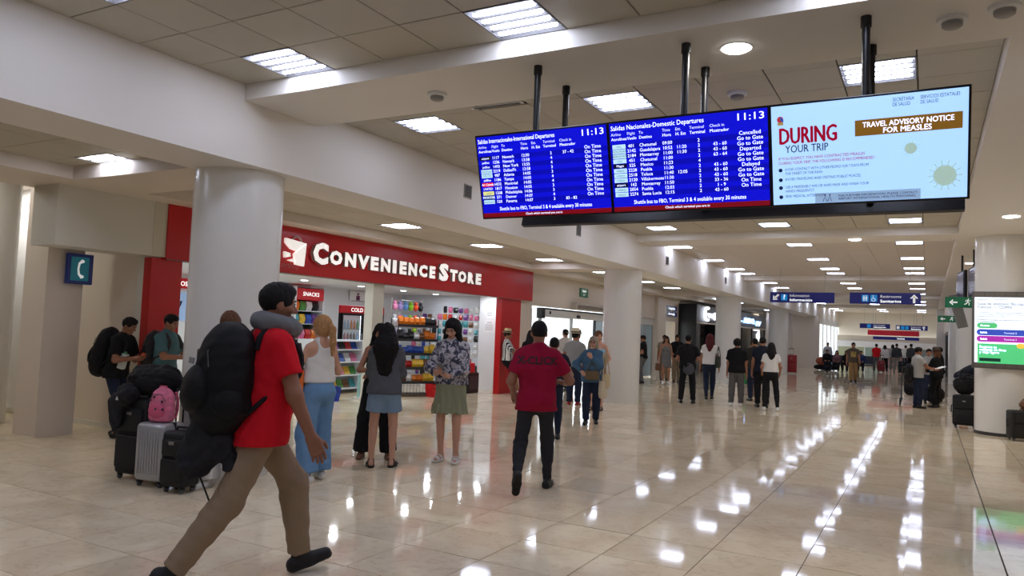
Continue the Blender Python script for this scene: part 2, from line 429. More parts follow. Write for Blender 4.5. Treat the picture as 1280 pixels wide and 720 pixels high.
# ------------------------------------------------------------------ columns
def column(x, y, r, z1, label):
    m = MB().lathe([(r,0),(r,z1)], 64)
    o = m.build('column', col_paint, None, (x,y,0), smooth=True); return tag(o, label, kind='structure')
for y, s in ((5.5,'nearest'),(17.0,'second'),(27.9,'third'),(38.5,'fourth')):
    column(-6.40, y, .45, 3.13, f'{s} glossy white round column of the left row')
column(-11.75, 5.6, .47, 3.5, 'round column at the left edge of the view')
rcol = []
for y, s in ((17.0,'nearest'),(27.9,'second'),(38.5,'third')):
    rcol.append(column(1.25, y, .47, 3.74, f'{s} white round column of the right row'))
band = MB().lathe([(.476,0),(.476,.06)],64).build('base_band', M('dark_base',(60,58,56),.4), rcol[0], smooth=True)
struct('column', -6.35,-5.72, 48.0,48.7, 0,3.13, paint2, label='square pillar before the far windows')
struct('column', -6.9,-6.62, 44.0,44.6, 0,3.13, paint2, label='square pillar behind the red suitcase')
struct('column', .42,.95, 49.3,50.1, 0,3.74, paint, label='white square pillar at the far right')
# walls
struct('wall_back', -16, 6, -6.2, -6, 0, 4, paint2)
struct('wall_right', 3.4, 3.6, -6, 62, 0, 4, paint2)
struct('wall_left', -16.2, -16, -6, 6.8, 0, 4, paint)
struct('pillar_square', -10.36,-9.85, 5.5,5.98, 0,3.5, paint2, label='square beige pillar with the phone sign')
struct('wall_passage_end', -16, -11.2, 6.6, 6.78, 0, 3.5, M('bright_white_paint',(246,246,246),.5), label='white wall seen between the leftmost column and the square pillar')
struct('wall_passage', -11.2, -9.3, 6.6, 6.78, 0, 3.5, paint2, label='pinkish beige wall behind the man with the backpack')
struct('trim_2', -9.56, -9.3, 6.56, 6.6, 0, 3.15, grey_paint, label='wall strip beside the red shop jamb, greyed for its shading')  # grey paint stands for the different shading on this wall return
bk = struct('bulkhead', -9.75,-9.225, 5.22,6.72, 2.41,3.15, grey_paint, label='grey green bulkhead between pillar and red fascia')
box('trim_strip', -9.235,-9.22, 6.52,6.72, 2.405,3.15, M('pale_edge',(214,208,190),.5), bk)
struct('baseboard_passage', -16, -9.56, 6.585, 6.6, 0, .07, grey_paint)
# ------------------------------------------------------------------ convenience store shell
store_white = M('store_white_panel', (232,236,240), .4)
FX = -9.2
for n_, (y0, y1, z0, z1) in enumerate(((6.78,14.48,0,2.6),(16.28,17.2,0,2.6),(14.48,16.28,2.07,2.6))):
    struct('wall_shop_back_%s' % 'abc'[n_], -13.2,-13.0, y0,y1, z0,z1, store_white)
struct('wall_shop_niche', -13.75,-13.65, 14.3,16.4, 0,2.6, store_white)
struct('wall_shop_left', -13.0,-9.4, 6.78,6.84, 0,2.6, store_white)
wr = struct('wall_shop_right', -13.0,-9.4, 17.05,17.2, 0,2.6, store_white, label='white slatted wall at the right end of the shop')
sm = MB().box(-2.75/2,2.75/2,-.012,0,-.045,.045).mesh('slat', M('slatwall',(214,220,228),.35))
for k in range(24): link('slat', sm, wr, (-11.6, 17.05, .12+k*.1))
struct('ceiling_shop', -13.2,-9.4, 6.78,17.2, 2.46,2.66, store_white)
ld = MB().lathe([(.07,-.008),(.075,0)],20).mesh('lens', M('shop_lamp_lens',(255,255,255),.4,emit=14,ecol=(240,247,255)))
rimme = MB().lathe([(.095,-.004),(.095,.001)],20).mesh('rim', fix_m)
k = 0
spots = [(-9.95,y) for y in (7.6,8.6,9.4,10.3,11.25,12.4,13.5,14.6,15.6,16.5)] + [(-11.4,y) for y in (8,9.8,11.6,13.4,15.0,16.4)]
for x, y in spots:
    f_ = x > -10.5
    n_ = spots.index((x,y)) - (0 if f_ else 10)
    t = thing('downlight', (ORD[n_]+' downlight from the left in the front row inside the shop') if f_ else (ORD[n_]+' downlight from the left in the second row inside the shop'), 'light', (x,y,2.46), 0, 'shop downlights front row' if f_ else 'shop downlights second row')
    link('lens', ld, t); link('rim', rimme, t)
    a = bpy.data.lights.new('shop_lamp','AREA'); a.energy = 5.5; a.size = .14; a.shape = 'DISK'; a.color = (.86,.93,1)
    ao = bpy.data.objects.new('shop_lamp', a); C.objects.link(ao); ao.parent = t; ao.location = (0,0,-.02)

# fascia with channel letters
fa = thing('shop_sign', 'long red fascia with white letters over the shop entrance', 'sign', (FX,0,0))
MB().box(-.16,0,6.72,17.72,2.385,3.165).build('fascia_board', red_m, fa)
MB().box(-.17,-.005,6.74,17.7,2.375,2.385).build('lower_edge', M('alu_edge',(120,112,104),.4), fa)
let_face = M('white_letter_face', (252,250,246), .4, emit=.55, ecol=(255,250,244))
let_side = M('letter_side_grey', (150,140,136), .5)
RM = frame_mtx((0, 0, 0), (0,1,0), (0,0,1))       # reader stands at +x
word = [('C',9.46,9.83,1),('O',9.87,10.19,0),('N',10.26,10.56,0),('V',10.60,10.93,0),('E',10.97,11.2,0),('N',11.27,11.56,0),('I',11.63,11.75,0),('E',11.85,12.08,0),('N',12.14,12.43,0),('C',12.50,12.79,0),('E',12.87,13.08,0),
        ('S',13.22,13.58,1),('T',13.64,13.94,0),('O',13.97,14.3,0),('R',14.37,14.64,0),('E',14.71,14.95,0)]
for ch, a, b, big in word:
    m = MB()
    v, fs = text_data(ch, .06, 'LEFT', .5)
    p = v.copy(); lo, hi = p.min(0), p.max(0)
    z0, z1 = (2.585,2.965) if big else (2.61,2.865)
    p[:,0] = a + (p[:,0]-lo[0])/(hi[0]-lo[0])*(b-a); p[:,1] = z0 + (p[:,1]-lo[1])/(hi[1]-lo[1])*(z1-z0); p[:,2] *= .07
    m.v = [(.038 + c, x, z) for x, z, c in p]; m.f = [tuple(f) for f in fs]; m.mi = [0]*len(fs)
    me = m.mesh('letter', [let_face, let_side])
    for pl in me.polygons: pl.material_index = 0 if abs(pl.normal.x) > .9 else 1
    link('letter', me, fa)
def poly_plate(name, pts, d, m, parent, plane):
    mb = MB(); mb.prism(pts, d, plane); return mb.build(name, m, parent)
LP = RM @ Matrix.Translation((0,-.06,0))
S_ = lambda x, z: (8.84 + (x-85)/225*.47, 2.97 - (z-130)/280*.46 )
lg = MB()
for pl in ([(90,145),(310,170),(258,208),(205,258),(150,246),(90,190)], [(310,172),(295,405),(205,395),(185,292),(255,222)], [(85,280),(140,290),(146,322),(90,340)], [(125,362),(185,340),(185,372)]):
    lg.prism([S_(*q) for q in pl][::-1], .05, LP)
lg.build('logo_bag', let_face, fa)
MB().tube([LP @ Vector((S_(x,z)[0], .02, S_(x,z)[1])) for x,z in ((165,150),(185,118),(225,112),(255,135),(262,165))], .014, 8).build('logo_handle', M('logo_handle_grey',(190,170,165),.5), fa)
m = MB(); add_text(m, 'airshop', 0,0,1, RM @ Matrix.Translation((0,-.004,0)), fit=(8.82,9.22,2.44,2.56)); m.build('lettering', M('logo_text',(205,110,110),.5), fa)
# jambs and posts
struct('trim_3', -9.42,-9.26, 6.55,7.03, 0,2.39, red_m, label='red left jamb of the shop front')
struct('trim_4', -9.42,-9.26, 16.2,17.2, 0,2.39, red_m, label='red right jamb of the shop front')
struct('trim_5', -9.5,-9.3, 11.3,11.62, 0,2.39, grey_paint, label='beige post in the middle of the shop front')
wp = struct('wall_shop_pilaster', -10.3,-9.44, 16.86,17.05, 0,2.46, M('white_laminate',(238,241,244),.3), label='white panel with paper notices inside the shop')
for zc, h, ww in ((2.0,.26,.2),(1.66,.34,.34)):
    n = thing('notice', 'upper small white paper notice on the white shop panel' if zc > 1.9 else 'lower wider white paper notice on the white shop panel', 'notice', (-9.98,16.856,zc), 0)
    MB().box(-ww/2,ww/2,-.003,0,-h/2,h/2).build('sheet', M('paper',(245,246,248),.7), n)
    m = MB(); add_text(m, 'AVISO', 0, h*.25, .05, Matrix.Translation((0,-.0035,0)), align='CENTER')
    for q in range(4): m.box(-ww*.38, ww*.3, -.004,-.0032, h*.12-q*h*.12, h*.12-q*h*.12+.008)
    m.build('print', M('print_grey',(70,72,80),.7), n)

# ------------------------------------------------------------------ wall past the shop: sliding doors, restroom side
WX = -9.3
def lwall(n, y0, y1, z0=0, z1=3.3, m=paint2, label=None, d=.2): return struct(n, WX-d, WX, y0, y1, z0, z1, m, label=label)
lwall('wall_left_a', 17.2, 17.9); lwall('wall_left_b', 17.9, 24.6, 2.28); lwall('wall_left_c', 24.6, 25.0); lwall('wall_left_d', 25.0, 28.3, 2.25)
struct('wall_left_e', WX-.2, WX+.12, 28.3, 29.3, 0, 3.3, paint2, label='beige pilaster between the two doorways')
lwall('wall_left_f', 29.3, 31.0, 2.2); lwall('wall_left_g', 31.0, 31.5)
struct('wall_niche', -11.4,-11.2, 28.6, 31.6, 0, 3, paint, label='white back wall of the niche')
struct('wall_niche_side', -11.2,-9.5, 31.4, 31.6, 0, 3, paint); struct('ceiling_niche', -11.4,-9.5, 28.3,31.6, 2.6,2.8, paint)
# sliding doors
glass_m = M('clear_glass', (235,245,248), .03, alpha=.22, spec=.8)
frost_m = M('blue_grey_glass', (150,178,190), .15, alpha=.75, spec=.7)
alu = M('grey_aluminium', (176,176,174), .35, metal=.6)
dr = thing('door_1', None, None, (WX-.06,0,0)); dr['kind'] = 'structure'; dr['label'] = 'automatic glass sliding doors to the bright outside'
MB().box(-.1,.1,18.55,24.5,2.0,2.2).build('header_box', M('header_white',(214,212,206),.35), dr)
MB().box(-.02,.11,18.45,24.55,2.2,2.245).build('header_line', blackm, dr)
MB().box(-.05,.115,18.4,18.6,1.95,2.24).build('header_cap', blackm, dr)
MB().ball((.1,20.9,2.07),(.03,.16,.05),12).build('sensor', blackp, dr, smooth=True)
MB().ball((.1,18.95,2.12),(.02,.06,.05),10).build('key_switch', blackp, dr, smooth=True)
for y in (17.93, 18.52, 20.6, 22.4, 24.5): MB().box(-.04,.04,y-.03,y+.03,0,2.2 if y<18.2 or y>24 else 2.0).build('stile', alu if y!=22.4 else blackm, dr)
for y0, y1, m_ in ((17.96,18.5,glass_m),(18.56,20.57,glass_m),(22.43,24.47,frost_m)):
    MB().box(-.008,.008,y0,y1,.08,2.0).build('pane', m_, dr); MB().box(-.03,.03,y0,y1,0,.08).build('rail', alu, dr)
ac = thing('air_curtain', 'long slotted air curtain above the sliding doors', 'air curtain', (WX,21.9,2.38))
MB().rbox((.1,0,0),(.2,3.0,.2),.02).build('casing', M('casing',(200,192,180),.4), ac)
MB().box(.2,.203,-1.45,1.45,-.075,.03).build('slot', M('slot_brown',(112,98,86),.6), ac)
for k in range(3): MB().box(.203,.207,-1.45,1.45,-.06+k*.03,-.052+k*.03).build('slat', M('casing'), ac)
ac2 = thing('air_curtain', 'short air curtain right of the second column', 'air curtain', (WX,25.5,2.38))
MB().rbox((.1,0,0),(.2,1.4,.2),.02).build('casing', M('casing'), ac2); MB().box(.2,.203,-.65,.65,-.07,.03).build('slot', M('slot_brown'), ac2)
green = M('exit_green', (10,98,62), .35, emit=.12, ecol=(10,110,70)); wht = M('sign_white', (245,246,245), .4, emit=.35)
ex = thing('exit_sign', 'small green salida sign above the sliding doors', 'sign', (WX,21.3,2.82))
MB().rbox((.015,0,0),(.03,.62,.27),.006,1).build('panel', green, ex)
m = MB(); K = frame_mtx((.032,0,0),(0,1,0),(0,0,1)); add_text(m,'SALIDA',0,.02,.09,K,align='CENTER',bold=.01); add_text(m,'EXIT',0,-.09,.08,K,align='CENTER'); m.build('lettering', wht, ex)
d2 = thing('door_2', None, None, (WX-.1,0,0)); d2['kind'] = 'structure'; d2['label'] = 'blue grey glass doorway right of the second column'
MB().box(-.01,.01,25.05,28.25,.05,2.0).build('pane', frost_m, d2)
MB().box(-.05,.05,25.0,28.3,2.0,2.25).build('header_box', M('header_white'), d2)
for y in (25.03,26.1,27.3,28.27): MB().box(-.03,.03,y-.03,y+.03,0,2.0).build('stile', alu, d2)
# restroom panel over the niche, screen in the niche
navy = M('navy_sign_face', (20,26,96), .35, emit=.25, ecol=(18,24,110)); cyan = M('pictogram_cyan', (24,132,196), .4, emit=.5, ecol=(20,130,200))
rs = thing('direction_panel', 'white panel with two blue bars above the niche', 'sign', (WX,30.2,2.62))
MB().rbox((.02,0,0),(.04,1.75,.46),.008,1).build('panel', M('panel_light',(205,206,204),.4), rs)
MB().box(.04,.043,-.86,-.52,-.2,.2).build('pictogram_field', M('teal_grey',(84,130,140),.4), rs)
MB().box(.043,.045,-.76,-.62,-.14,.14).build('pictogram', wht, rs)
m = MB(); m.box(.04,.044,-.4,.84,.03,.2); m.box(.04,.044,-.4,.84,-.2,-.03); m.build('blue_bar', navy, rs)
m = MB(); K = frame_mtx((.046,0,0),(0,1,0),(0,0,1)); add_text(m,'Llegadas',-.34,.07,.17,K,bold=.01,width=.9); add_text(m,'Arrivals',-.34,-.16,.17,K,bold=.01,width=.9); m.build('lettering', wht, rs)
scn = M('niche_screen', (20,30,150), .3, emit=.8, ecol=(20,34,170))
t = thing('wall_monitor', 'small blue monitor on the white niche wall', 'screen', (-11.2,30.4,1.72)); MB().rbox((.03,0,0),(.05,1.0,.62),.01,1).build('case', blackp, t); MB().box(.055,.058,-.47,.47,-.28,.28).build('display', scn, t)

# ------------------------------------------------------------------ dark shop further on
SX = -8.55
dk = M('charcoal_fascia', (84,86,84), .4); dk2 = M('black_fascia_return', (10,10,14), .3)
sf = thing('shop_sign', 'charcoal shop fascia with glowing white letters past the third column', 'shop front', (SX,0,0))
MB().box(-.3,0,31.6,47.2,2.25,2.98).build('fascia_board', dk, sf)
MB().box(-.95,.02,31.45,31.6,0,3.0).build('return_panel', dk2, sf)
glow = M('glowing_white_letters', (255,255,255), .4, emit=4, ecol=(236,240,255)); glowb = M('glowing_blue_letters', (200,220,255), .4, emit=2.6, ecol=(150,190,255))
K = frame_mtx((.04,0,0),(0,1,0),(0,0,1))
m = MB(); v = []
for k in range(13):
    a = math.radians(70 + 220*k/12); v.append(K @ Vector((33.05+.42*math.cos(a), -.03, 2.63+.27*math.sin(a))))
m.tube(v, .06, 8); m.build('logo_arc', glow, sf)
m = MB(); add_text(m,'voje',33.35,2.5,.36,K,bold=.02,width=1.9,extrude=.1); m.build('lettering', glow, sf)
m = MB(); add_text(m,'ALDO.',40.7,2.46,.4,K,bold=.025,width=2.9,extrude=.08); add_text(m,'py',43.9,2.46,.4,K,bold=.01,width=1.3,extrude=.08); m.box(.03,.06,39.6,40.4,2.5,2.56); m.build('lettering_blue', glowb, sf)
pinkl = M('lit_pink_display', (236,190,196), .4, emit=.8, ecol=(255,190,200)); whl = M('lit_white_shelf', (240,240,240), .4, emit=1.1)
sd = thing('display_stand', 'pink lit display behind the entrance of the dark shop', 'display', (SX,0,0))
MB().box(-.12,-.02,31.6,32.2,0,2.25).build('pillar_panel', M('grey_dark',(70,70,72),.4), sd)
MB().box(-.9,-.82,32.3,34.6,.5,2.2).build('lit_back_panel', pinkl, sd)
for z in (1.1,1.62,1.95): MB().box(-.82,-.4,32.3,34.6,z,z+.05).build('display_shelf', dk2, sd)
MB().box(-.5,0,34.8,36.4,0,2.25).build('black_pier', dk2, sf)
sh2 = thing('product_shelf', 'long brightly lit white shelf in the far shop', 'shelf', (SX,0,0))
MB().box(-.9,-.8,36.5,43,.1,2.2).build('lit_shelf_wall', whl, sh2)
for y in (36.6,39.4,40.6,43.2,46.9): MB().box(-.08,-.02,y-.05,y+.05,0,2.25).build('mullion', blackm, sf)
for k, z in enumerate((.6,1.0,1.4,1.8)): MB().box(-.8,-.5,36.6,43,z,z+.04).build('shelf_board', M('shelf_grey',(120,120,120),.5), sh2)
MB().box(-.12,-.06,43.3,46.8,0,2.1).build('door_panel', M('dark_door',(62,64,66),.35), sf)
tq = thing('poster', 'tilted white poster in the far shop door', 'poster', (SX-.03,44.9,1.75)); MB().box(-.01,.01,-.5,.5,-.3,.3,Matrix.Rotation(math.radians(18),4,'X')).build('sheet', whl, tq)
cols_ = [(180,40,40),(220,180,60),(70,120,180),(230,230,220),(60,150,90),(200,110,60)]
for k in range(24):
    y = 36.9 + (k%8)*.75; z = (.64,1.04,1.44)[k//8]
    b = box('boxed_product', -.1,.1,-.2,.2,0,.3, M('far_box_%d'%(k%6), cols_[k%6], .5)); b.location = (SX-.62,y,z)
    tag(b, ['red','yellow','blue','white','green','orange'][k%6]+' boxed product on the '+['lowest','middle','upper'][k//8]+' lit shelf of the far shop, '+ORD[k%8]+' along', 'product', 'boxes on the far shop shelves')
struct('wall_left_i', WX, SX-.9, 31.6, 47.2, 0, 3.3, paint2, label='back of the dark shop')
struct('ceiling_far_shop', SX-.95,SX, 31.6,47.2, 2.2,2.27, paint2)
struct('wall_left_j', -9.0,-8.55, 47.2,49.5, 0,3.3, paint, label='beige wall past the dark shop')
struct('wall_left_k', -9.0,-6.3, 49.3,49.5, 0,3.3, paint2, label='wall before the bright windows')

# ------------------------------------------------------------------ far windows and end wall
fr = M('window_frame_white', (225,228,230), .4)
wd = thing('window_1', None, None, (XL,0,0)); wd['kind'] = 'structure'; wd['label'] = 'tall bright windows at the far left of the hall'
MB().box(-.2,0,49.5,61,2.75,3.12).build('window_header', fr, wd)
for k in range(6): MB().box(-.05,0,49.5+k*2.2,49.56+k*2.2,0,2.75).build('mullion', fr, wd)
for k in range(5): MB().box(-.04,-.02,49.56+k*2.2,51.7+k*2.2,.1,2.75).build('pane', M('tinted_glass',(200,225,235),.05,alpha=.25), wd)
MB().box(-.15,0,49.5,61,0,.1).build('window_sill', fr, wd)
struct('ground_outside', -60,-16.2, -10,90, -.3,-.1, M('outside_paving',(190,188,180),.8))
struct('ground_outside_near', -16.2,-11.45, 17.2,90, -.15,-.02, M('outside_paving'))
struct('wall_far', -5.85, 6, 61, 61.2, 2.2, 4.1, paint)
eb = struct('wall_far_partition', -5.85, .5, 60, 60.12, 1.36, 1.8, M('white_band',(238,238,240),.4), label='white band header of the far glazed partition')
for x0, x1, c in ((-5.85,-4.0,(176,180,150)),(-4.0,-2.9,(150,170,160)),(-2.9,-.6,(180,140,138)),(-.6,.5,(140,150,150))):
    MB().box(x0+.03,x1-.03,60.05,60.08,.1,1.36).build('pane', M('far_glass_reflection_%d'%int(-x0*10), c, .12), eb)  # reflections in the far glass painted as pane colours
for x in (-5.8,-4.0,-2.9,-.6,.45): MB().box(x-.04,x+.04,60.02,60.11,0,1.36).build('mullion', fr, eb)
struct('wall_far_low', -5.85,6, 60.4,60.5, 0,2.2, paint2)
# right side storefront
rf = thing('glazed_partition', 'dark framed glazed shop front on the far right side', 'shop window', (.86,0,0))
for y in (40.0,43,46,49.2): MB().box(0,.08,y-.08,y+.08,0,2.3).build('mullion', blackm, rf)
MB().box(0,.08,39.9,49.3,2.22,2.32).build('top_rail', blackm, rf)
MB().box(.03,.05,40,49.2,.05,2.22).build('pane', M('dark_glass',(30,32,38),.08,spec=.8), rf)
struct('wall_right_upper', .8,1.0, 39.4,49.3, 2.32,3.74, paint2, label='beige wall over the dark shop front')
# ------------------------------------------------------------------ hanging screens
sb = M('screen_blue', (6,10,190), .25, emit=.75, ecol=(10,14,214)); sb2 = M('screen_blue_dark', (4,8,165), .25, emit=.6, ecol=(6,10,196))
swt = M('screen_text_white', (230,235,255), .3, emit=1.0, ecol=(225,232,255)); sred = M('screen_red', (120,8,24), .25, emit=.55, ecol=(135,10,28))
slog = M('screen_logo_light', (190,225,240), .3, emit=.9, ecol=(180,222,240)); slogd = M('screen_logo_dark', (10,12,60), .3, emit=.2)
slogr = M('screen_logo_red', (220,30,50), .3, emit=.8); slogg = M('screen_logo_teal', (20,70,100), .3, emit=.6); slogy = M('screen_logo_yellow', (225,225,140), .3, emit=.8)
slt = M('screen_logo_text', (40,110,130), .3, emit=.3)
bez = M('screen_bezel', (10,10,22), .3)
mount = thing('screen_mount', 'black ceiling poles and rail carrying the departure screens', 'screen mount', (0,0,0))
for x in (-2.77,-1.56,-.37):
    for y in (5.28,5.82):
        MB().tube([(x,y,2.62),(x,y,3.7)],.026,14).build('pole', blackm, mount, smooth=True)
        MB().tube([(x,y,3.66),(x,y,3.73)],.034,14).build('pole_collar', blackp, mount, smooth=True)
for y in (5.32,5.78): MB().rbox((-1.48,y,2.82),(3.1,.04,.1),.006,1).build('rail', blackm, mount)
tilt = math.atan2(.18,.64)
SW, SH = 1.13, .665
def screen(x0, front, label, grp):
    t = thing('display_screen', label, 'screen', (0,0,0), 0, grp)
    up = Vector((0,-math.sin(tilt),math.cos(tilt)))
    F_ = frame_mtx(Vector((x0,5.0,3.125)) - up*SH, (1,0,0), up)      # origin = lower left corner
    if not front:
        up = Vector((0,math.sin(tilt),math.cos(tilt)))
        F_ = frame_mtx(Vector((x0+SW,6.06,3.155)) - up*SH, (-1,0,0), up)
    t.matrix_world = F_
    MB().rbox((SW/2,.025,SH/2),(SW,.05,SH),.004,1).build('case', bez, t)
    MB().rbox((SW/2,.07,SH/2),(SW*.7,.05,SH*.6),.01,1).build('rear_housing', blackp, t)
    return t
def rect(mb, x0, x1, z0, z1, d=.002): mb.box(x0, x1, -d, -.0005, z0, z1)
I4 = Matrix.Translation((0,-.0035,0))
def board(x0, title, rows, label):
    t = screen(x0, True, label, 'hanging display screens')
    b = .014; m = MB(); rect(m, b, SW-b, b, SH-b); m.build('display', sb, t)
    m = MB()
    for k in range(0,11,2): rect(m, b, SW-b, SH-.165-(k+1)*.0345, SH-.165-k*.0345, .0026)
    m.build('row_band', sb2, t)
    m = MB(); rect(m, b, SW-b, b, b+.034, .003); m.build('red_strip', sred, t)
    m = MB(); X = lambda u: b + u*(SW-2*b)
    add_text(m, title, X(.01), SH-.066, .047, I4, bold=.008, width=X(.62)-X(.01))
    add_text(m, '11:13', X(.81), SH-.078, .066, I4, bold=.012, width=X(.965)-X(.81))
    for u, a, c in ((.01,'Airline','Aerolínea'),(.12,'Flight','Vuelo'),(.20,'To','Destino'),(.355,'Time','Hora'),(.44,'Est.','H. Est'),(.53,'Terminal','Terminal'),(.655,'Check in','Mostrador')):
        add_text(m, a, X(u), SH-.104, .028, I4); add_text(m, c, X(u), SH-.138, .03, I4, bold=.012)
    for k, r in enumerate(rows):
        z = SH-.193-k*.0345
        for u, s_, al in ((.145,r[1],'CENTER'),(.20,r[2],'LEFT'),(.385,r[3],'CENTER'),(.475,r[4],'CENTER'),(.585,r[5],'CENTER'),(.715,r[6],'CENTER'),(.895,r[7],'CENTER')):
            if s_: add_text(m, s_, X(u), z+(.02 if u>.8 else 0), .032 if u<.8 else .036, I4, align=al, bold=.004)
    add_text(m, 'Shuttle bus to FBO, Terminal 3 & 4 available every 30 minutes', X(.14), b+.052, .04, I4, bold=.006, width=X(.86)-X(.14))
    add_text(m, 'Check which terminal you are in', X(.35), b+.01, .024, Matrix.Translation((0,-.0045,0)), bold=.006)
    m.build('lettering', swt, t)
    by = {}
    for k, r in enumerate(rows): by.setdefault(r[0], []).append(k)
    mm = {'L':slog,'D':slogd,'R':slogr,'G':slogg,'Y':slogy,'B':None}
    for key, ks in by.items():
        if mm[key]:
            m = MB()
            for k in ks: rect(m, X(.015), X(.105), SH-.198-k*.0345, SH-.1675-k*.0345, .003)
            m.build('airline_tag', mm[key], t)
    m = MB(); md = MB()
    for k, r in enumerate(rows):
        tx = r[8]; q = m if r[0] in 'L Y' else md
        add_text(q, tx, X(.06), SH-.19-k*.0345, .024, Matrix.Translation((0,-.004,0)), align='CENTER', bold=.01)
    if m.v: m.build('airline_name', slt, t)
    if md.v: md.build('airline_name', swt, t)
    return t
intl = [('D','1117','Newark','12:50','','2','37 - 42','On Time','airport'),('B','1236','Newark','13:58','','4','','On Time','jetBlue'),('B','1493','New York','13:55','','4','','On Time','jetBlue'),
 ('L','2219','Dallas/Ft','13:58','','3','','On Time','American'),('L','987','Atlanta','14:05','','3','','On Time','DELTA'),('B','1186','Tampa','14:00','','4','','On Time','jetBlue'),('R','HD2','Montréal','14:05','','4','','On Time','Air Canada'),
 ('B','1817','Houston','14:05','','3','','On Time','UNITED'),('Y','1208','Philadelphia','14:06','','3','','On Time','spirit'),('G','371','Denver','14:07','','4','','On Time','FRONTIER'),('L','520','Panama','14:07','','3','83 - 82','On Time','CopaAirlines')]
dom = [('L','401','Chetumal','09:00','','2','','Cancelled','viva'),('L','2142','Guadalajara','10:52','11:20','2','43 - 60','Go to Gate','AEROMAR'),('L','2184','Monterrey','11:00','11:30','2','43 - 60','Go to Gate','AEROMAR'),('L','451','Chetumal','11:00','','2','63 - 64','Departed','viva'),
 ('D','525','Mexico','11:23','','4','','Go to Gate','Magni'),('L','2228','Puebla','11:30','','2','43 - 60','Go to Gate','volaris'),('L','2518','Toluca','11:40','12:05','2','43 - 60','Delayed','volaris'),('L','2120','Villahermosa','11:30','','2','43 - 60','Go to Gate','volaris'),
 ('D','162','Monterrey','11:50','','2','33 - 36','Go to Gate','airport'),('L','2054','Puebla','12:03','','2','1 - 9','On Time','volaris'),('L','2274','Santa Lucia','12:15','','2','43 - 60','On Time','volaris')]
board(-3.17, 'Salidas Internacionales-International Departures', intl, 'blue international departures screen hanging beside the domestic screen')
board(-2.045, 'Salidas Nacionales-Domestic Departures', dom, 'blue domestic departures screen in the middle of the hanging row')
ps = screen(-.92, True, 'pale blue hanging screen with a measles travel notice', 'hanging display screens')
wS = M('screen_pale_blue', (168,208,255), .25, emit=.93, ecol=(166,208,255))
crim = M('screen_crimson', (170,10,50), .3, emit=.5, ecol=(170,8,48)); nav = M('screen_navy', (30,42,92), .3, emit=.18, ecol=(30,42,100)); gold = M('screen_gold', (150,110,40), .3, emit=.33, ecol=(160,112,36))
virus = M('screen_virus', (176,204,196), .3, emit=.6, ecol=(176,206,194)); hgrey = M('screen_grey_box', (150,180,215), .3, emit=.62, ecol=(150,182,220))
b = .014; m = MB(); rect(m,b,SW-b,b,SH-b); m.build('display', wS, ps)
X = lambda u: b+u*(SW-2*b); Z = lambda v: SH-b-v*(SH-2*b)
m = MB(); add_text(m,'DURING',0,0,1,I4,bold=.045,fit=(X(.045),X(.355),Z(.385),Z(.225))); 
add_text(m,'IF YOU SUSPECT YOU HAVE CONTRACTED MEASLES',X(.035),Z(.545),.026,I4,bold=.012,width=X(.50)-X(.035)); add_text(m,'DURING YOUR TRIP, THE FOLLOWING IS RECOMMENDED:',X(.035),Z(.59),.026,I4,bold=.012,width=X(.55)-X(.035)); m.build('heading', crim, ps)
m = MB(); add_text(m,'YOUR TRIP',0,0,1,I4,bold=.012,fit=(X(.075),X(.31),Z(.475),Z(.40)))
add_text(m,'SECRETARÍA\nDE SALUD',X(.64),Z(.065),.03,I4,spacing=.95,width=X(.745)-X(.64)); add_text(m,'SERVICIOS ESTATALES\nDE SALUD',X(.775),Z(.065),.03,I4,spacing=.95,width=X(.96)-X(.775))
for v, a, c in ((.655,'AVOID CONTACT WITH OTHER PEOPLE FOR 7 DAYS FROM','THE ONSET OF THE RASH.'),(.755,'AVOID TRAVELING AND VISITING PUBLIC PLACES.',None),(.835,'USE A PREFERABLY N95 OR KN95 MASK AND WASH YOUR','HANDS FREQUENTLY.'),(.93,'SEEK MEDICAL ATTENTION.',None)):
    add_text(m,a,X(.07),Z(v),.0245,I4,width=(X(.52)-X(.07))*len(a)/47)
    if c: add_text(m,c,X(.07),Z(v+.042),.0245,I4,width=(X(.52)-X(.07))*len(c)/47)
    q = Matrix.Translation((X(.045),-.003,Z(v-.008))) @ Matrix.Rotation(PI/2,4,'X'); m.lathe([(.0125,-.0005),(.0125,.0005)],16,q)
add_text(m,'FOR FURTHER INFORMATION, PLEASE CONTACT\nAIRPORT INTERNATIONAL HEALTH PERSONNEL.',X(.36),Z(.945),.02,Matrix.Translation((0,-.0045,0)),bold=.012,spacing=.95)
for px in (.29,.315): m.tube([(X(px-.012),-.004,Z(.985)),(X(px),-.004,Z(.93)),(X(px+.008),-.004,Z(.985))],.0022,5); m.ball((X(px),-.004,Z(.92)),.005,8)
m.build('print_navy', nav, ps)
m = MB(); rect(m,X(.235),X(.78),Z(.998),Z(.90),.0026); m.build('contact_box', hgrey, ps)
m = MB(); m.rbox(((X(.45)+X(.975))/2,-.001,(Z(.365)+Z(.21))/2),(X(.975)-X(.45),.0035,Z(.21)-Z(.365)),.0015,1); m.build('notice_banner', gold, ps)
m = MB(); add_text(m,'TRAVEL ADVISORY NOTICE',0,0,1,Matrix.Translation((0,-.0045,0)),bold=.03,fit=(X(.49),X(.935),Z(.285),Z(.235))); add_text(m,'FOR MEASLES',0,0,1,Matrix.Translation((0,-.0045,0)),bold=.03,fit=(X(.595),X(.83),Z(.35),Z(.30))); m.build('banner_lettering', swt, ps)
m = MB()
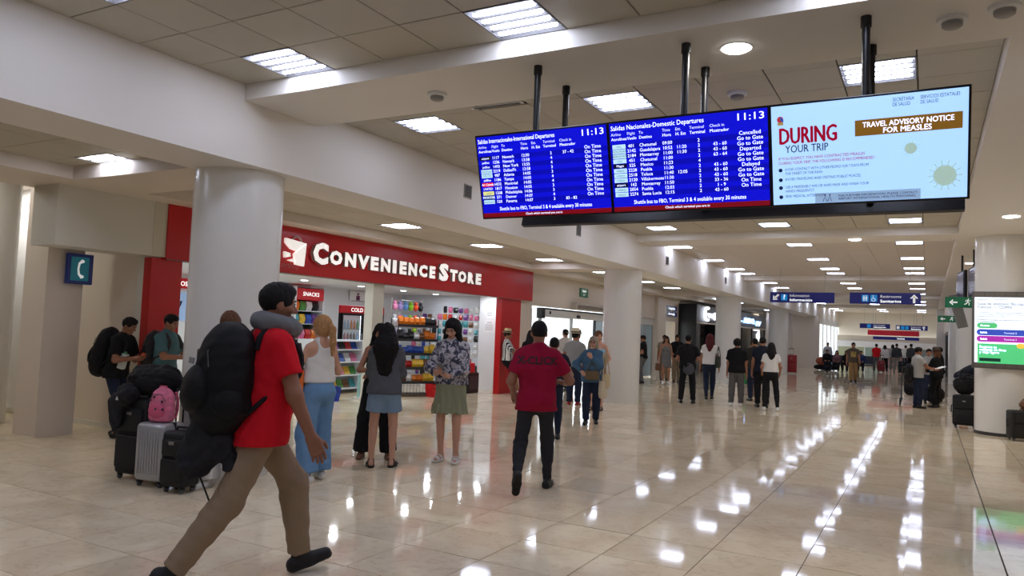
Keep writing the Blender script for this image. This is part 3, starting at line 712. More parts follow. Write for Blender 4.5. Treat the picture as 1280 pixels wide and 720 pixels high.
for u, v, r in ((.73,.515,.034),(.895,.79,.062)):
    q = Matrix.Translation((X(u),-.003,Z(v))) @ Matrix.Rotation(PI/2,4,'X'); m.lathe([(r,-.0005),(r,.0005)],28,q)
    for k in range(14):
        a = 2*PI*k/14; c, s_ = math.cos(a), math.sin(a)
        m.tube([(X(u)+r*c*.9,-.003,Z(v)+r*s_*.9),(X(u)+r*1.36*c,-.003,Z(v)+r*1.36*s_)],r*.055,5); m.ball((X(u)+r*1.36*c,-.003,Z(v)+r*1.36*s_),(r*.09,.001,r*.09),8)
m.build('virus_drawing', virus, ps)
m = MB(); cz = Z(.135)
for k, (c_, pts) in enumerate((('screen_crest_red',[(0,.3),(.5,.8),(.0,1.)]),)): pass
m.lathe([(.02,-.0005),(.02,.0005)],20,Matrix.Translation((X(.05),-.003,cz)) @ Matrix.Rotation(PI/2,4,'X')); m.build('crest_red', M('crest_red',(200,60,60),.3,emit=.5), ps)
m = MB(); m.prism([(X(.05),cz+.02),(X(.068),cz),(X(.068),cz-.02),(X(.05),cz-.005)],-.0042); m.build('crest_blue', M('crest_blue',(50,90,180),.3,emit=.5), ps)
m = MB(); rect(m,X(.034),X(.068),cz-.036,cz-.018,.004); m.build('crest_gold', M('crest_gold',(190,160,90),.3,emit=.4), ps)
for k, x in enumerate((-3.17,-2.045,-.92)):
    t = screen(x, False, 'rear screen of the back-to-back row, seen from below behind the '+['international departures','domestic departures','measles notice'][k]+' screen', 'rear screens')
    m = MB(); rect(m,.014,SW-.014,.014,SH-.014); m.build('display', [sb,sb,wS][k], t)

# ------------------------------------------------------------------ hanging direction signs
def arrow(mb, cx, cz, r, ang, K, th=.22):
    R = Matrix.Rotation(ang,4,'Y')
    A = K @ Matrix.Translation((cx,0,cz)) @ R
    mb.prism([(-th*r,-r),(th*r,-r),(th*r,.25*r),(-th*r,.25*r)], -.004, A)
    mb.prism([(-.85*r,.05*r),(-.45*r,.05*r),(0,.5*r),(.45*r,.05*r),(.85*r,.05*r),(0,r)], -.0045, A)
def man(mb, K, s, run=True):
    """running figure pictogram"""
    T = lambda pts, r: mb.tube([K @ Vector((x*s,-.003,z*s)) for x, z in pts], r*s, 6)
    mb.ball(K @ Vector((.12*s,-.003,.78*s)), .11*s, 8)
    T([(.05,.62),(-.02,.2)],.13); T([(-.02,.2),(.28,-.1),(.2,-.5)],.09); T([(-.02,.2),(-.25,-.2),(-.6,-.3)],.09); T([(.05,.6),(.35,.35),(.55,.5)],.06); T([(.05,.6),(-.3,.5),(-.4,.2)],.06)
def hang_sign(x0, x1, y, z0, z1, label):
    t = thing('hanging_sign', label, 'sign', (x0,y,z0), 0, 'blue hanging direction signs')
    W, H = x1-x0, z1-z0
    MB().rbox((W/2,.04,H/2),(W,.08,H),.008,1).build('panel', navy, t)
    for u in (.15,.85): MB().tube([(W*u,.04,H),(W*u,.04,CZ-z0)],.006,6).build('rod', alu, t)
    return t, W, H, Matrix.Identity(4)
t, W, H, K = hang_sign(-4.34,-2.48,24.5,2.785,3.105,'blue hanging information sign with a down left arrow, nearer pair')
m = MB(); arrow(m, .17, H/2, .12, math.radians(-135), K, .24); add_text(m,'Information',.58,H*.56,.115,K@Matrix.Translation((0,-.002,0)),width=.56); add_text(m,'Información',.58,H*.14,.115,K@Matrix.Translation((0,-.002,0)),bold=.02,width=.64)
m.build('lettering', wht, t)
m = MB(); m.box(.33,.51,-.004,0,H*.2,H*.78); m.build('pictogram_field', cyan, t)
m = MB(); add_text(m,'?',.42,H*.32,.2,K@Matrix.Translation((0,-.006,0)),bold=.03,align='CENTER'); m.build('pictogram', wht, t)
t, W, H, K = hang_sign(-2.06,-.19,24.5,2.785,3.115,'blue hanging restrooms sign with an up arrow, nearer pair')
m = MB(); arrow(m, W-.17, H/2, .125, 0, K, .24); add_text(m,'Restrooms',.82,H*.56,.115,K@Matrix.Translation((0,-.002,0)),width=.54); add_text(m,'Sanitarios',.82,H*.14,.115,K@Matrix.Translation((0,-.002,0)),bold=.02,width=.54); m.build('lettering', wht, t)
m = MB(); m.box(.33,.51,-.004,0,H*.2,H*.8); m.box(.56,.74,-.004,0,H*.2,H*.8); m.build('pictogram_field', cyan, t)
m = MB()
for cx in (.385,.455):
    m.ball((cx,-.006,H*.7),(.015,.002,.015),8); m.tube([(cx,-.006,H*.62),(cx,-.006,H*.42)],.022,6); m.tube([(cx,-.006,H*.42),(cx,-.006,H*.26)],.014,6)
m.tube([(.417,-.006,H*.26),(.417,-.006,H*.76)],.003,4)
m.ball((.635,-.006,H*.73),(.014,.002,.014),8); m.tube([(.635,-.006,H*.66),(.64,-.006,H*.48),(.68,-.006,H*.46),(.7,-.006,H*.3)],.009,6)
m.tube([(.645+.05*math.cos(a),-.006,H*.38+.05*math.sin(a)) for a in [math.radians(120+k*24) for k in range(10)]],.007,6)
m.build('pictogram', wht, t)
t, W, H, K = hang_sign(-3.62,-1.98,50,2.55,2.83,'distant blue information sign left of the far restrooms sign')
m = MB(); add_text(m,'Information',.75,H*.56,.11,K@Matrix.Translation((0,-.002,0)),width=.6); add_text(m,'Información',.75,H*.14,.11,K@Matrix.Translation((0,-.002,0)),bold=.02,width=.65); m.build('lettering', wht, t)
m = MB(); m.box(.4,.6,-.004,0,H*.15,H*.85); m.build('pictogram_field', cyan, t)
t, W, H, K = hang_sign(-1.68,-.02,50,2.5,2.78,'distant blue restrooms sign with arrow over the red banner end')
m = MB(); arrow(m, W-.2, H/2, .12, 0, K, .24); add_text(m,'Restrooms',.8,H*.56,.11,K@Matrix.Translation((0,-.002,0)),width=.5); add_text(m,'Sanitarios',.8,H*.14,.11,K@Matrix.Translation((0,-.002,0)),bold=.02,width=.5); m.box(.05,.2,-.004,0,H*.2,H*.8); m.build('lettering', wht, t)
m = MB(); m.box(.28,.45,-.004,0,H*.15,H*.85); m.box(.5,.67,-.004,0,H*.15,H*.85); m.build('pictogram_field', cyan, t)
t = thing('banner', 'long red hanging banner at the far end', 'banner', (-2.0,55,2.3)); MB().rbox((0,0,.07),(3.0,.06,.34),.01,1).build('panel', M('banner_red',(196,34,56),.4,emit=.08), t)
for x in (-1.2,1.2): MB().tube([(x,0,.2),(x,0,CZ-2.3)],.008,6).build('rod', alu, t)
t = thing('hanging_sign', 'dark blue lettered sign just under the red banner', 'sign', (-1.85,55.3,1.95)); MB().rbox((0,0,.08),(2.7,.06,.2),.01,1).build('panel', navy, t); m = MB(); add_text(m,'SALIDAS',.3,.03,.12,Matrix.Translation((0,-.035,0)),align='CENTER',bold=.02); m.build('lettering', wht, t)
for x in (-1.2,1.2): MB().tube([(x,0,.17),(x,0,CZ-1.95)],.008,6).build('rod', alu, t)
# green exit signs
def exit_sign(x0, x1, y, z0, z1, label):
    t = thing('exit_sign', label, 'sign', (x0,y,z0), 0, 'green exit signs on the right'); W, H = x1-x0, z1-z0
    MB().rbox((W/2,.02,H/2),(W,.04,H),.005,1).build('panel', green, t)
    m = MB(); arrow(m, W*.27, H/2, H*.33, math.radians(-90), Matrix.Identity(4), .2); man(m, Matrix.Translation((W*.74,0,H*.46)), H*.45)
    m.build('pictogram', wht, t); return t
exit_sign(.285,.8,17.0,2.375,2.585,'green exit sign with running figure on the nearest right column')
exit_sign(.26,.79,27.6,2.39,2.6,'smaller green exit sign on the second right column')

# ------------------------------------------------------------------ advertising screen on the right column
ad = thing('advert_screen', 'large lit advertising screen on the right column', 'screen', (.715,16.46,1.24))
MB().rbox((.6,.03,.71),(1.2,.06,1.42),.01,1).build('case', M('advert_frame',(96,94,92),.4), ad)
for v0, v1 in ((.02,.09),(1.33,1.40)):
    mm_ = MB()
    for k in range(7): mm_.box(.04+k*.165,.19+k*.165,-.004,0,v0,v1)
    mm_.build('trim_plate', M('advert_plate',(120,116,110),.35,metal=.5), ad)
MB().box(.04,1.16,-.003,.001,.105,1.315).build('display', M('advert_white',(228,238,252),.25,emit=.95,ecol=(226,238,255)), ad)
A_ = Matrix.Translation((0,-.005,0))
m = MB(); add_text(m,'Seguridad        Aeropuerto',.08,1.26,.045,A_); add_text(m,'Guía de atención fila rápida\nCancún — CDMX',.08,1.17,.075,A_,bold=.01,spacing=.85,width=.8)
add_text(m,'Los viajeros con destino nacional pueden usar\nel acceso rápido sin costo adicional y llevar\nequipaje de mano en cabina.',.08,1.02,.038,A_,spacing=.95,width=.78); add_text(m,'Presenta tu pase de abordar en el módulo y sigue\nla señalización.',.08,.885,.042,A_,bold=.01,spacing=.9,width=1.0); m.build('print', M('advert_print',(70,84,120),.3), ad)
def pill(x0,x1,z0,z1,c,name,tx,tx2=None):
    m = MB(); m.box(x0+.05,x1-.05,-.0052,0,z0,z1)
    for x in (x0+.05,x1-.05): m.lathe([((z1-z0)/2,-.003),((z1-z0)/2,.003)],20,Matrix.Translation((x,-.003,(z0+z1)/2)) @ Matrix.Rotation(PI/2,4,'X'))
    m.build('pill_shape', M('advert_'+name,c,.3,emit=.55), ad)
    m = MB(); add_text(m,tx,x0+.05,z0+.035,.05,Matrix.Translation((0,-.0075,0)),bold=.01)
    if tx2: add_text(m,tx2,x0+.42,z0+.035,.045,Matrix.Translation((0,-.0075,0)))
    m.build('pill_lettering', swt, ad)
pill(.08,.40,.74,.84,(86,196,122),'green','Acceso'); pill(.08,.88,.61,.72,(56,82,190),'blue','Salida','Terminal 2'); pill(.08,1.14,.49,.60,(176,50,178),'magenta','Salida','Terminal 3')
m = MB(); m.rbox((.61,-.003,.275),(1.04,.007,.36),.003,1); m.build('green_panel', M('advert_green2',(84,204,130),.3,emit=.6), ad)
m = MB(); add_text(m,'Registra tu\nequipaje en línea\ny viaja ligero',.12,.375,.062,Matrix.Translation((0,-.0075,0)),bold=.014,spacing=.8); m.build('green_panel_lettering', swt, ad)
m = MB(); m.box(.12,.45,-.009,-.004,.13,.19); m.build('button', M('advert_dark',(30,80,74),.3), ad)
m = MB(); m.rbox((.98,-.008,.31),(.2,.006,.22),.002,1,Matrix.Rotation(.0,4,'Y')); m.ball((.93,-.008,.14),(.07,.004,.05),12); m.build('phone_drawing', M('advert_slate',(66,74,96),.3,emit=.15), ad)
m = MB(); m.ball((.76,-.006,.43),(.07,.004,.05),12); m.build('sun_drawing', M('advert_sun',(240,200,80),.3,emit=.6), ad)

# monitors edge-on and the ribbed bracket above the right exit sign
for k, (x, y, l) in enumerate(((.86,19.0,'dark hanging monitor seen edge-on beside the right column'),(.68,20.2,'second dark edge-on monitor behind the first by the right column'))):
    t = thing('hanging_monitor', l, 'screen', (x,y,2.72), math.radians(6), 'edge-on monitors'); MB().rbox((0,0,.3),(.07,1.0,.68),.015).build('case', blackp, t)
    MB().box(-.045,-.035,-.46,.46,.02,.6).build('display', M('monitor_dark',(24,22,40),.2,emit=.1,ecol=(60,50,110)), t)
    MB().tube([(0,0,.6),(0,0,1.01)],.025,10).build('pole', blackm, t)
t = thing('ribbed_panel', 'tilted grey ribbed panel behind the right exit sign', 'panel', (.72,20.6,2.05))
R_ = Matrix.Rotation(math.radians(-14),4,'Y')
MB().rbox((0,0,.42),(.22,.03,.8),.005,1,R_).build('back', M('rib_grey',(120,118,116),.5), t)
for k in range(6): MB().rbox((-.09+k*.036,-.025,.42),(.018,.03,.78),.003,1,R_).build('rib', M('rib_light',(165,163,160),.45), t)

# telephone sign on the square pillar
ph = thing('phone_sign', 'blue telephone sign on the square pillar', 'sign', (-9.82,5.72,1.97))
MB().rbox((.03,.16,.2),(.06,.34,.4),.006,1).build('panel', M('phone_navy',(16,36,104),.35,emit=.1), ph)
K = frame_mtx((.062,0,0),(0,1,0),(0,0,1))
m = MB(); m.rbox((.15,0,.2),(.24,.004,.31),.0018,1,K); m.build('teal_field', M('phone_teal',(10,112,128),.35,emit=.18), ph)
m = MB(); m.tube([K @ Vector(p) for p in ((.18,-.006,.31),(.135,-.006,.27),(.125,-.006,.2),(.135,-.006,.13),(.18,-.006,.09))],[.022,.014,.012,.014,.022],8); m.ball(K@Vector((.175,-.006,.3)),(.008,.03,.022),8); m.ball(K@Vector((.175,-.006,.1)),(.008,.03,.022),8); m.build('handset', wht, ph)
# ------------------------------------------------------------------ soft-form modelling: distance fields turned into meshes
class Field:
    def __init__(s, vox): s.vox = vox; s.p = []; s.clips = []; s.disp = None
    def cone(s, a, b, ra, rb, k=.03, flat=None, cap=0, sub=False):
        s.p.append(('c', np.array(a,float), np.array(b,float), ra, rb, k, flat, cap, sub)); return s
    def ell(s, c, r, R=None, k=.03, sub=False):
        s.p.append(('e', np.array(c,float), np.array(r,float), R, None, k, None, 0, sub)); return s
    def clip(s, pt, n): s.clips.append((np.array(pt,float), np.array(n,float))); return s   # keeps the side against n
    def mesh(s):
        lo = np.full(3,1e9); hi = -lo
        for q in s.p:
            if q[8]: continue
            if q[0] == 'c':
                r = max(q[3],q[4]); lo = np.minimum(lo, np.minimum(q[1],q[2])-r); hi = np.maximum(hi, np.maximum(q[1],q[2])+r)
            else:
                r = q[2].max(); lo = np.minimum(lo, q[1]-r); hi = np.maximum(hi, q[1]+r)
        v = s.vox; pad = .02+2*v; lo -= pad; hi += pad
        n = np.ceil((hi-lo)/v).astype(int)+1
        F = np.full(n, .25, np.float32)
        ax = [lo[i]+v*np.arange(n[i]) for i in range(3)]
        for q in s.p:
            k = q[5]
            if q[0] == 'c': r = max(q[3],q[4])+k+.02; a = np.minimum(q[1],q[2])-r; b = np.maximum(q[1],q[2])+r
            else: r = q[2].max()+k+.02; a = q[1]-r; b = q[1]+r
            i0 = np.clip(np.floor((a-lo)/v).astype(int),0,n-1); i1 = np.clip(np.ceil((b-lo)/v).astype(int)+1,1,n)
            if (i1 <= i0).any(): continue
            x = ax[0][i0[0]:i1[0],None,None]; y = ax[1][None,i0[1]:i1[1],None]; z = ax[2][None,None,i0[2]:i1[2]]
            if q[0] == 'c':
                A = q[1]; ba = q[2]-q[1]
                X, Y, Z = x-A[0], y-A[1], z-A[2]
                if q[6] is not None:
                    m, sc_ = np.array(q[6][0],float), q[6][1]
                    g = (X*m[0]+Y*m[1]+Z*m[2])*(sc_-1); X2, Y2, Z2 = X+m[0]*g, Y+m[1]*g, Z+m[2]*g
                    bb = ba + m*np.dot(ba,m)*(sc_-1)
                else: X2, Y2, Z2, bb = X, Y, Z, ba
                L2 = max(np.dot(bb,bb),1e-9); t = np.clip((X2*bb[0]+Y2*bb[1]+Z2*bb[2])/L2,0,1)
                d = np.sqrt((X2-t*bb[0])**2+(Y2-t*bb[1])**2+(Z2-t*bb[2])**2) - (q[3]+(q[4]-q[3])*t)
                if q[7]:
                    u = ba/np.linalg.norm(ba); l = np.linalg.norm(ba); h = X*u[0]+Y*u[1]+Z*u[2]
                    d = np.maximum(d, h-l)
                    if q[7] == 2: d = np.maximum(d, -h)
            else:
                X, Y, Z = x-q[1][0], y-q[1][1], z-q[1][2]; R = q[3]
                if R is not None:
                    X, Y, Z = X*R[0][0]+Y*R[1][0]+Z*R[2][0], X*R[0][1]+Y*R[1][1]+Z*R[2][1], X*R[0][2]+Y*R[1][2]+Z*R[2][2]
                r_ = q[2]; k0 = np.sqrt((X/r_[0])**2+(Y/r_[1])**2+(Z/r_[2])**2); k1 = np.sqrt((X/r_[0]**2)**2+(Y/r_[1]**2)**2+(Z/r_[2]**2)**2)
                d = k0*(k0-1)/np.maximum(k1,1e-6)
            sl = (slice(i0[0],i1[0]),slice(i0[1],i1[1]),slice(i0[2],i1[2])); G = F[sl]
            if q[8]:
                d = -d; h = np.maximum(k-np.abs(G-d),0)/k; F[sl] = np.maximum(G,d)+h*h*k*.25
            else:
                h = np.maximum(k-np.abs(G-d),0)/k; F[sl] = np.minimum(G,d)-h*h*k*.25
        x, y, z = ax[0][:,None,None], ax[1][None,:,None], ax[2][None,None,:]
        if s.disp: F = F + s.disp(x,y,z).astype(np.float32)
        for pt, m in s.clips: F = np.maximum(F, ((x-pt[0])*m[0]+(y-pt[1])*m[1]+(z-pt[2])*m[2]).astype(np.float32))
        F[[0,-1]] = .1; F[:,[0,-1]] = .1; F[:,:,[0,-1]] = .1
        return surface(F, lo, v)
def surface(F, lo, v):
    S = F < 0
    c = np.zeros(np.array(F.shape)-1, np.int8)
    for i in (0,1):
        for j in (0,1):
            for k in (0,1): c += S[i:F.shape[0]-1+i, j:F.shape[1]-1+j, k:F.shape[2]-1+k]
    m = (c > 0) & (c < 8); I, J, K = np.nonzero(m); N = len(I)
    idx = np.full(c.shape, -1, np.int64); idx[m] = np.arange(N)
    val = {(i,j,k): F[I+i,J+j,K+k] for i in (0,1) for j in (0,1) for k in (0,1)}
    acc = np.zeros((N,3)); cnt = np.zeros(N)
    for axis in range(3):
        for p in (0,1):
            for q in (0,1):
                a = [p,q]; a.insert(axis,0); b = [p,q]; b.insert(axis,1)
                fa, fb = val[tuple(a)], val[tuple(b)]; cr = (fa < 0) != (fb < 0)
                t = np.where(cr, fa/np.where(cr, fa-fb, 1), 0)
                for ax_ in range(3):
                    acc[:,ax_] += np.where(cr, t if ax_ == axis else a[ax_], 0)
                cnt += cr
    P = lo + v*(np.stack([I,J,K],1) + acc/cnt[:,None])
    quads = []
    for axis in range(3):
        sl0 = [slice(1,-1)]*3; sl1 = [slice(1,-1)]*3; sl0[axis] = slice(0,-1); sl1[axis] = slice(1,None)
        A = S[tuple(sl0)]; B = S[tuple(sl1)]; cr = A != B
        e = np.stack(np.nonzero(cr),1) + 1; e[:,axis] -= 1
        u, w_ = [(1,2),(2,0),(0,1)][axis]
        o = []
        for du, dw in ((1,1),(0,1),(0,0),(1,0)):
            g = e.copy(); g[:,u] -= du; g[:,w_] -= dw; o.append(idx[g[:,0],g[:,1],g[:,2]])
        Q = np.stack(o,1); fl = A[cr]
        Q[~fl] = Q[~fl][:,::-1]; quads.append(Q)
    return P, np.concatenate(quads)
def merge(parts):
    V = []; Q = []; n = 0
    for P, q in parts: V.append(P); Q.append(q+n); n += len(P)
    return np.concatenate(V), np.concatenate(Q)
def soft_mesh(name, PQ, m):
    P, Q = PQ
    me = bpy.data.meshes.new(name); me.vertices.add(len(P)); me.vertices.foreach_set('co', P.astype(np.float32).ravel())
    me.loops.add(Q.size); me.loops.foreach_set('vertex_index', Q.astype(np.int32).ravel())
    me.polygons.add(len(Q)); me.polygons.foreach_set('loop_start', np.arange(0,Q.size,4,dtype=np.int32))
    me.polygons.foreach_set('use_smooth', np.ones(len(Q),bool)); me.materials.append(m)
    me.update(calc_edges=True); me.validate(); return me
def folds(amp, wl=.11, seed=0, vert=1.6):
    r = np.random.default_rng(seed); ks = []
    for i in range(5):
        d = r.normal(size=3); d[2] *= 1/vert; d /= np.linalg.norm(d); ks.append((d*2*PI/(wl*r.uniform(.6,1.5)), r.uniform(0,6.3)))
    def f(x,y,z):
        o = 0
        for k, ph in ks: o = o + np.sin(x*k[0]+y*k[1]+z*k[2]+ph+1.3*np.sin(z*17+ph))
        return o*amp/3
    return f

# ------------------------------------------------------------------ people
SKIN = {'tan':M('tan_skin',(164,112,84),.5), 'brown':M('brown_skin',(148,99,74),.5), 'fair':M('fair_skin',(206,156,130),.5), 'dark':M('deep_brown_skin',(112,70,50),.5)}
HAIR = {'black':M('black_hair',(20,17,18),.62,noise=(60,.4), spec=.22, bump=(90,.5)), 'brown':M('dark_brown_hair',(50,34,26),.62,noise=(60,.35), spec=.22, bump=(90,.5)), 'blonde':M('blonde_hair',(172,128,84),.62,noise=(60,.25), spec=.22, bump=(90,.5)), 'grey':M('grey_blonde_hair',(160,146,128),.55,noise=(60,.25), spec=.22, bump=(90,.5)),
        'burgundy':M('burgundy_hair',(84,28,32),.6,noise=(60,.3), spec=.22, bump=(90,.5)), 'midbrown':M('brown_hair',(98,64,42),.62,noise=(60,.3), spec=.22, bump=(90,.5))}
eye_w = M('eye_white',(176,166,156),.4); iris = M('dark_iris',(30,20,16),.2); lipm = M('lips',(142,76,68),.45); browm = M('eyebrow',(34,24,20),.6)
def V(*a): return np.array(a, float)
def unit(v): return v/max(np.linalg.norm(v),1e-9)
def rot(axis, deg): return np.array(Matrix.Rotation(math.radians(deg),3,axis))
def ik(a, t, l1, l2, pole):
    d = t-a; L = np.linalg.norm(d); L = min(L,(l1+l2)*.998); u = unit(d); t = a+u*L
    x = (l1*l1-l2*l2+L*L)/(2*L); h = math.sqrt(max(l1*l1-x*x,0)); p = unit(pole-u*np.dot(pole,u))
    return a+u*x+p*h, t
def hand(f, W, d, n, sgn, s, curl=25, spread=1., wr=None, r0=.03):
    """palm, four fingers of their own lengths and a thumb"""
    d = unit(d); n = unit(n-d*np.dot(n,d)); t = np.cross(d,n)*sgn
    k = .008*s; A = lambda a,b,c: W+(d*a+t*b+n*c)*s
    if wr is not None: f.cone(wr, W, r0, r0*.9,.02*s)
    for b in (.029,.010,-.009,-.027): f.cone(A(.0,b*.55,0), A(.086-abs(b-.008)*.25,b,0), .018*s,.0125*s,.014*s)
    f.cone(A(.02,.02,.006),A(.05,.028,.008),.02*s,.014*s,.014*s)
    for b, l, r in ((.031,.074,.0088),(.0105,.083,.0092),(-.010,.077,.0088),(-.029,.060,.008)):
        p = A(.084-abs(b-.008)*.25,b,0); a = curl*.7; sd = b*1.6*spread
        for i, q in enumerate((.46,.30,.24)):
            c, si = math.cos(math.radians(a)), math.sin(math.radians(a))
            dr = unit(d*c+n*si+t*sd); e = p+dr*l*q*s; f.cone(p,e,r*s*(1-.07*i),r*s*(.93-.07*i),k*.6); p = e; a += curl*(1.15-.3*i)
    p = A(.022,.028,.008); dr = unit(d*.72+t*.62+n*.3); e = p+dr*.044*s; f.cone(p,e,.0135*s,.0105*s,k*1.5)
    dr = unit(d*.9+t*.2+n*.45); f.cone(e,e+dr*.034*s,.0103*s,.0088*s,k)
    return A(.09,0,.03)

def person(label, x, y, yaw, h, sex='m', skin='tan', hair=('short','black'), feet=None, lean=2, side=0, twist=0, hyaw=0, hpitch=0, hands=None, poles=None, palms=None, curl=28,
           top=None, bottom=None, shoes=None, q=1, fat=0., seat=None, group=None, face=True, collar=None, hdir=None, name='person'):
    vb, vc, vh, vf = ((.010,.0105,.006,.0045),(.015,.016,.009,.0075),(.024,.024,.015,.014))[q]
    s = h/1.75; fm = sex == 'f'
    root = thing(name, label, 'person', (x,y,0), math.radians(yaw), group)
    feet = feet or ((-.095,0,0,-8,0),(.095,.02,0,8,0)) # x, y, lift, toe yaw (deg), pitch (deg, + toe down) for left, right
    hw, sw = (.088,.176) if not fm else (.088,.146)
    ls = .82 if bottom and bottom[0] in ('trousers','wide','slim') else 1.
    as_ = .8 if top and top[0] == 'long' else 1.
    thigh, shin, ank = .435, .42, .08
    ankles = []; FD = []; FU = []
    for (fx,fy,fz,ty,pt) in feet:
        R = rot('Z',-ty) @ rot('X',-pt); FD.append(R @ V(0,1,0)); FU.append(R @ V(0,0,1)); ankles.append(V(fx,fy,ank+fz))
    if seat is None:
        zs = []
        for i, a in enumerate(ankles):
            hx = (-hw,hw)[i]; d2 = (a[0]-hx)**2+a[1]**2; zs.append(a[2]+math.sqrt(max(((thigh+shin)*.992)**2-d2,.1)))
        hz = min(zs)
    else: hz = seat/s
    hips = [V(-hw,0,hz),V(hw,0,hz)]
    knees = []
    for i in (0,1):
        k_, a_ = ik(hips[i], ankles[i], thigh, shin, V(FD[i][0]*.8,1 if seat is None else .6,.1 if seat is None else 1.)); knees.append(k_); ankles[i] = a_
    Pc = V(0,0,hz+.03)
    Rp = rot('Y',side) @ rot('X',-lean); Rc = Rp @ rot('Z',twist)
    T = lambda a,b,c: Pc + Rc @ V(a,b,c)
    Tw = lambda a,b,c: Pc + (Rp if c > .08 else np.eye(3)) @ V(a,b,c)
    fwd = Rc @ V(0,1,0); upc = Rc @ V(0,0,1)
    nb = T(0,-.02,.485)
    Rh = Rc @ rot('Z',hyaw) @ rot('X',lean*.8+hpitch)
    Hc = nb + (Rc @ rot('X',(lean*.4+hpitch*.5)) @ V(0,.02,.150))
    Hd = lambda a,b,c: Hc + Rh @ V(a,b,c)
    sh = [T(-sw,-.01,.418), T(sw,-.01,.418)]
    hands = hands or ((-.24,.06,.80),(.24,.06,.80))
    elbows = []; wr = []
    for i in (0,1):
        sg = (-1,1)[i]
        tgt = V(*hands[i]) if hands[i] is not None else V(sg*.24,.06,.8)
        pole = V(*(poles[i])) if poles and poles[i] is not None else V(sg*.35,-1,-.25)
        e, w_ = ik(sh[i], tgt, .285, .25, pole); elbows.append(e); wr.append(w_)
    cw = (.150 if fm else .170)+fat*.5; wa = (.122 if fm else .148)+fat; hp = (.160 if fm else .152)+fat*.8
    fl = 1.42 - fat*2
    sc = lambda p: p*s
    def torso(f, g=0., straight=False, bust=True):
        k = .05*s; F_ = (Rc @ V(0,1,0), fl)
        w2 = max(wa, cw*.93) if straight else wa
        f.cone(sc(Tw(0,-.005,-.02)), sc(Tw(0,0,.09)), (hp*.86+g)*s, (hp*.93+g)*s, k, F_)
        f.cone(sc(Tw(0,0,.09)), sc(T(0,.0,.2)), (hp*.93+g)*s, (w2+g)*s, k, F_)
        f.cone(sc(T(0,0,.2)), sc(T(0,.0,.33)), (w2+g)*s, (cw+g)*s, k, F_)
        f.cone(sc(T(0,0,.33)), sc(T(0,-.01,.385)), (cw+g)*s, (cw*.74+g)*s, k, F_)
        for sg in (-1,1):
            f.cone(sc(T(sg*.03,-.02,.455)), sc(T(sg*(sw-.012),-.01,.415)), (.050+g*.3)*s, (.046+g*.35)*s, .05*s); f.cone(sc(T(sg*.0,-.025,.50)), sc(T(sg*sw*.75,-.015,.435)), (.044+g*.1)*s, (.036+g*.2)*s, .05*s)
            if fm and bust: f.ell(sc(T(sg*.068,.085,.29)), ((.062+g*.7)*s,(.05+g*.7)*s,(.058+g*.7)*s), Rc, .04*s)
        if fat > .01: f.ell(sc(T(0,.05,.13)), ((wa+g)*s,(.10+fat+g)*s,(.13+g)*s), Rc, .06*s)
        f.ell(sc(Tw(0,-.06,-.03)), ((hp*.8+g)*s,(.085+g)*s,(.10+g)*s), None, .05*s)
    # ---- body: torso, limbs; head and hands on a finer grid, one mesh
    f = Field(vb); torso(f,-.012)
    f.cone(sc(T(0,-.02,.42)), sc(nb+(Hc-nb)*.35), .062*s, .054*s, .03*s)
    bare_leg = True
    for i in (0,1):
        f.cone(sc(hips[i]), sc(knees[i]), (.080+fat*.3)*s*ls, .053*s*ls, .04*s)
        kd = unit(ankles[i]-knees[i]); cb = V(0,-1,0)-kd*np.dot(V(0,-1,0),kd)
        f.cone(sc(knees[i]), sc(ankles[i]), .048*s*ls, .034*s*ls, .03*s)
        f.cone(sc(knees[i]+kd*.08+unit(cb)*.018), sc(knees[i]+kd*.2+unit(cb)*.012), .043*s*ls, .034*s*ls, .035*s)
        A_, D_, U_ = ankles[i], FD[i], FU[i]
        f.cone(sc(A_-D_*.035-U_*.042), sc(A_+D_*.13-U_*.052), .030*s, .024*s, .03*s); f.cone(sc(A_), sc(A_+D_*.06-U_*.04), .033*s, .03*s, .03*s)
        f.cone(sc(sh[i]), sc(elbows[i]), (.043 if fm else .052)*s*as_, (.035 if fm else .042)*s*as_, .03*s)
        f.cone(sc(elbows[i]), sc(wr[i]), (.035 if fm else .043)*s*as_, (.024 if fm else .028)*s, .03*s)
    parts = [f.mesh()]
    hd = Field(vh); kf = .014*s
    hd.cone(sc(nb-upc*.03), sc(Hd(0,-.02,-.06)), (.050 if fm else .056)*s, (.047 if fm else .054)*s, .03*s)
    hd.ell(sc(Hd(0,-.012,.030)), (.073*s,.094*s,.086*s), Rh, .03*s)
    hd.cone(sc(Hd(0,.018,-.025)), sc(Hd(0,.052,-.082)), .058*s, (.024 if fm else .03)*s, .03*s, (Rh @ V(1,0,0),1.05))
    hd.ell(sc(Hd(0,.062,.030)), (.05*s,.018*s,.014*s), Rh, .02*s)
    if face:
        for sg in (-1,1):
            hd.ell(sc(Hd(sg*.030,.094,.010)), (.017*s,.014*s,.011*s), Rh, .012*s, sub=True)
            hd.ell(sc(Hd(sg*.040,.058,-.022)), (.022*s,.022*s,.02*s), Rh, .02*s)
        hd.cone(sc(Hd(0,.080,.014)), sc(Hd(0,.104,-.024)), .008*s, .0125*s, kf); hd.ell(sc(Hd(0,.088,-.028)), (.017*s,.012*s,.009*s), Rh, kf)
        hd.ell(sc(Hd(0,.078,-.058)), (.022*s,.012*s,.008*s), Rh, .008*s)
    for sg in (-1,1): hd.ell(sc(Hd(sg*.074,-.012,-.004)), (.010*s,.020*s,.030*s), Rh @ rot('Z',sg*-18), .008*s)
    parts.append(hd.mesh())
    grips = []
